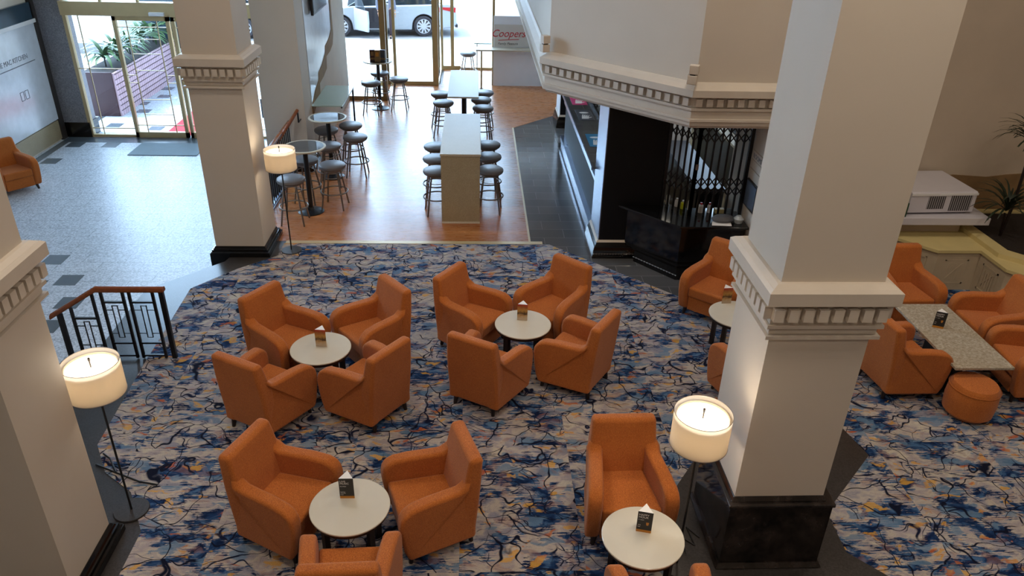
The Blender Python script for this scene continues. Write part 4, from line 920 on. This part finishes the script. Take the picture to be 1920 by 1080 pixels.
# cars
def wheel_mesh(mb_t, mb_r, x, y, s):
    mt = Matrix.Translation((x, y, .335)) @ Matrix.Rotation(R(90), 4, 'X')
    mb_t.lathe([(.23, -.10), (.31, -.11), (.335, -.08), (.335, .08), (.31, .11), (.23, .10)], n=40, mt=mt)
    for k in range(10):
        a = k*2*PI/10; m2 = mt @ Matrix.Rotation(a, 4, 'Z')
        zz = .095 if s > 0 else -.105
        mb_r.prism([(.03, -.022), (.225, -.036), (.225, .036), (.03, .022)], zz-.005, zz+.01, m2)
    mb_r.lathe([(.215, -.10), (.238, -.106), (.238, .106), (.215, .10)], n=40, mt=mt); mb_r.lathe([(0, -.105), (.05, -.105), (.05, .105), (0, .105)], n=20, mt=mt)
def make_car():
    o = root('white_car', '', 'car')
    def arc(cx, r=.39): return [(cx+r*math.cos(a), .335+r*math.sin(a)) for a in [PI*i/12 for i in range(13)]]
    fa = arc(1.38); ra = arc(-1.38)
    prof = [(2.42, .25), (2.46, .45), (2.40, .66), (2.1, .80), (1.45, .92), (1.0, .97), (-1.5, 1.02), (-2.2, 1.05), (-2.45, 1.0), (-2.5, .7), (-2.5, .42), (-2.40, .28)]
    low = [(-1.78, .24)]+ra[::-1]+[(-.98, .22), (.98, .22)]+fa[::-1]+[(1.78, .24)]
    b = MB(); b.side(prof+low, -.9, .9); body = b.build('body', 'carpaint', o, bev=.04, seg=3)
    g = MB(); n = 6; lowp = [(1.05, .95), (-1.9, 1.0)]
    gp_ = [(1.15, .95), (.35, 1.38), (-.2, 1.45), (-.9, 1.42), (-2.0, 1.03)]; up_ = .68
    vs_ = [(x, -.80+(z-.95)*.30, z) for x, z in gp_]+[(x, .80-(z-.95)*.30, z) for x, z in gp_]
    g.add(vs_, [(0, 1, 2, 3, 4), (9, 8, 7, 6, 5)]+[(i, i+5, (i+1) % 5+5, (i+1) % 5) for i in range(5)]); g.build('greenhouse', 'carglass', o, bev=.02)
    rr = MB().side([(.42, 1.36), (-.2, 1.455), (-.95, 1.43), (-.95, 1.46), (-.2, 1.485), (.42, 1.39)], -.66, .66); rr.build('roof', 'carpaint', o, bev=.01)
    t = MB(); r_ = MB()
    for x in (1.38, -1.38):
        for s in (-1, 1): t2 = MB(); r2 = MB(); wheel_mesh(t2, r2, x, s*.80, -s); tw = t2.build('tyre', 'tyre', o); r2.build('alloy_rim', 'alloy', tw)
    MB().box(-1.8, 1.8, -.74, .74, .18, .5).build('underbody', 'tyre', o)
    for s in (-1, 1):
        MB().prism([(-2.46, .78), (-2.0, .88), (-2.0, .95), (-2.48, .94)], s*.905-.01, s*.905+.01, Matrix.Rotation(R(90), 4, 'X')).build('tail_light', 'red', o)
        MB().box(2.2, 2.42, s*.75-.13, s*.75+.13, .62, .74).build('headlight', 'carglass', o)
    MB().box(-.55, -.35, -.925, -.90, .78, .81).box(-.55, -.35, .90, .925, .78, .81).build('door_handle', 'alloy', o)
    MB().box(-2.56, -2.48, -.7, .7, .26, .36).build('bumper_trim', 'tyre', o)
    return proto(o)
car = make_car()
gd = root('temp', '', '')
bpy.data.objects.remove(gd)
a = R(187)
cpy = dup(car, (-9.0, 26.95, -.15), a, 'white car parked farther left, only its rear wheel glimpsed past the middle column')
car.location = (-3.22, 27.92, -.15); car.rotation_euler = (0, 0, a); car['label'] = 'white sedan in the street with its front door open, seen through the bar window'
# open front door (left side = local +y is right hand... near side faces the bar)
dm = MB().prism([(0, .25), (.95, .30), (1.0, .62), (.98, .95), (.05, .95), (0, .6)], -.03, .03, Matrix.Translation((.92, .93, 0)) @ Matrix.Rotation(R(180-62), 4, 'Z') @ Matrix.Rotation(R(90), 4, 'X'))
dm.build('open_door', 'carpaint', car, bev=.015)
MB().box(-.12, .88, .88, .905, .28, .93).build('door_opening', 'tyre', car)
MB().prism([(.12, .97), (.8, .97), (.55, 1.32), (.12, 1.36)], -.008, .008, Matrix.Translation((.92, .93, 0)) @ Matrix.Rotation(R(180-62), 4, 'Z') @ Matrix.Rotation(R(90), 4, 'X')).build('door_window', 'carglass', car)
# person beside the car
def skin_body(name, joints, edges, radii, mat, parent, sub=2, rootv=0):
    me = bpy.data.meshes.new(name); me.from_pydata(joints, edges, []); o = bpy.data.objects.new(name, me); COL.objects.link(o); o.parent = parent
    sk = o.modifiers.new('skin', 'SKIN'); lay = me.skin_vertices[0] if me.skin_vertices else None
    if lay is None:
        bm = bmesh.new(); bm.from_mesh(me); bm.verts.layers.skin.verify(); bm.to_mesh(me); bm.free(); lay = me.skin_vertices[0]
    for i, r in enumerate(radii): lay.data[i].radius = (r, r) if isinstance(r, float) else r
    lay.data[rootv].use_root = True
    sb = o.modifiers.new('sub', 'SUBSURF'); sb.levels = sub; sb.render_levels = sub; me.materials.append(M[mat])
    dg = bpy.context.evaluated_depsgraph_get(); em = bpy.data.meshes.new_from_object(o.evaluated_get(dg)); o.modifiers.clear(); o.data = em
    for p in em.polygons: p.use_smooth = True
    if not em.materials: em.materials.append(M[mat])
    return o
ps = root('person', 'person in grey jacket and dark trousers standing at the open car door', 'person', (-2.93, 26.60, -.15), R(10))
J = [(0, 0, .95), (0, 0, 1.15), (0, .01, 1.38), (0, .0, 1.50), (0, -.02, 1.60), (0, -.03, 1.70),
     (.20, 0, 1.40), (.27, .02, 1.12), (.29, -.06, .88), (-.20, 0, 1.40), (-.27, .02, 1.12), (-.26, -.10, .90),
     (.09, 0, .90), (.10, -.01, .50), (.10, .02, .08), (.10, -.12, .03), (-.09, 0, .90), (-.10, -.03, .50), (-.10, .0, .08), (-.10, -.14, .03)]
E_ = [(0, 1), (1, 2), (2, 3), (3, 4), (4, 5), (2, 6), (6, 7), (7, 8), (2, 9), (9, 10), (10, 11), (0, 12), (12, 13), (13, 14), (14, 15), (0, 16), (16, 17), (17, 18), (18, 19)]
RR = [(.15, .11), (.15, .11), (.16, .11), .055, .08, .085, .062, .045, .032, .062, .045, .032, .085, .06, .042, .03, .085, .06, .042, .03]
skin_body('body', J, E_, [tuple(r) if isinstance(r, tuple) else r for r in RR], 'skin', ps)
skin_body('jacket', [(0, 0, .86), (0, 0, 1.12), (0, .01, 1.38), (0, 0, 1.49), (.205, 0, 1.40), (.275, .02, 1.12), (.29, -.05, .92), (-.205, 0, 1.40), (-.275, .02, 1.12), (-.262, -.09, .93)], [(0, 1), (1, 2), (2, 3), (2, 4), (4, 5), (5, 6), (2, 7), (7, 8), (8, 9)], [(.185, .14), (.18, .135), (.185, .135), .075, .082, .062, .05, .082, .062, .05], 'jacket', ps)
skin_body('trousers', [(0, 0, .95), (.09, 0, .88), (.10, -.01, .50), (.10, .02, .10), (-.09, 0, .88), (-.10, -.03, .50), (-.10, 0, .10)], [(0, 1), (1, 2), (2, 3), (0, 4), (4, 5), (5, 6)], [(.15, .12), .10, .078, .062, .10, .078, .062], 'trousers', ps)
for s, lift in ((1, .02), (-1, 0)):
    MB().lathe([(0, -.13), (.03, -.12), (.046, -.05), (.042, .06), (.03, .11), (0, .12)], n=14, mt=Matrix.Translation((s*.10, -.06+(.0 if s > 0 else -.02), .045)) @ Matrix.Rotation(R(90), 4, 'X')).build('shoe', 'shoe', ps)
MB().lathe([(0, .135), (.05, .125), (.088, .07), (.098, 0), (.085, -.05)], (0, .0, 1.68), 20).build('hair', 'hair', ps)
MB().lathe([(0, .02), (.012, .0), (0, -.03)], (0, -.125, 1.66), 8).build('nose', 'skin', ps)
for s in (-1, 1): MB().lathe([(0, .01), (.01, 0), (0, -.01)], (s*.032, -.108, 1.69), 8).build('eye', 'hair', ps)
for s, (hx, hy, hz) in ((1, (.29, -.07, .86)), (-1, (-.26, -.11, .88))):
    joints = [(hx, hy, hz), (hx, hy-.01, hz-.08)]; ed = [(0, 1)]; rad = [.026, .030]
    skin_body('hand', joints, ed, rad, 'skin', ps, 1)
    for k in range(4): skin_body('finger', [(hx, hy-.035+.017*k, hz-.09), (hx, hy-.037+.017*k, hz-.125), (hx-s*.012, hy-.037+.017*k, hz-.155)], [(0, 1), (1, 2)], [.008, .008, .007], 'skin', ps, 1)
    skin_body('thumb', [(hx, hy-.035, hz-.04), (hx, hy-.06, hz-.075), (hx, hy-.065, hz-.10)], [(0, 1), (1, 2)], [.010, .009, .007], 'skin', ps, 1)
# ------------------------------------------------------------------ fixtures for the added ceiling fill lights
for i, (x, y) in enumerate(CL):
    nmz = ('far left', 'far right centre', 'left middle', 'right middle', 'rightmost far', 'rightmost near', 'near left', 'near right')[i]
    o = root('fill_light_fixture', 'unseen round fill light added on the ceiling above the lounge, %s one' % nmz, 'ceiling light', (x, y, CEIL-.06))
    MB().lathe([(.27, 0), (.30, 0), (.30, .06), (.27, .06)], n=32).build('housing', 'white', o); MB().lathe([(0, .03), (.27, .03)], n=32).build('diffuser', 'glow', o)
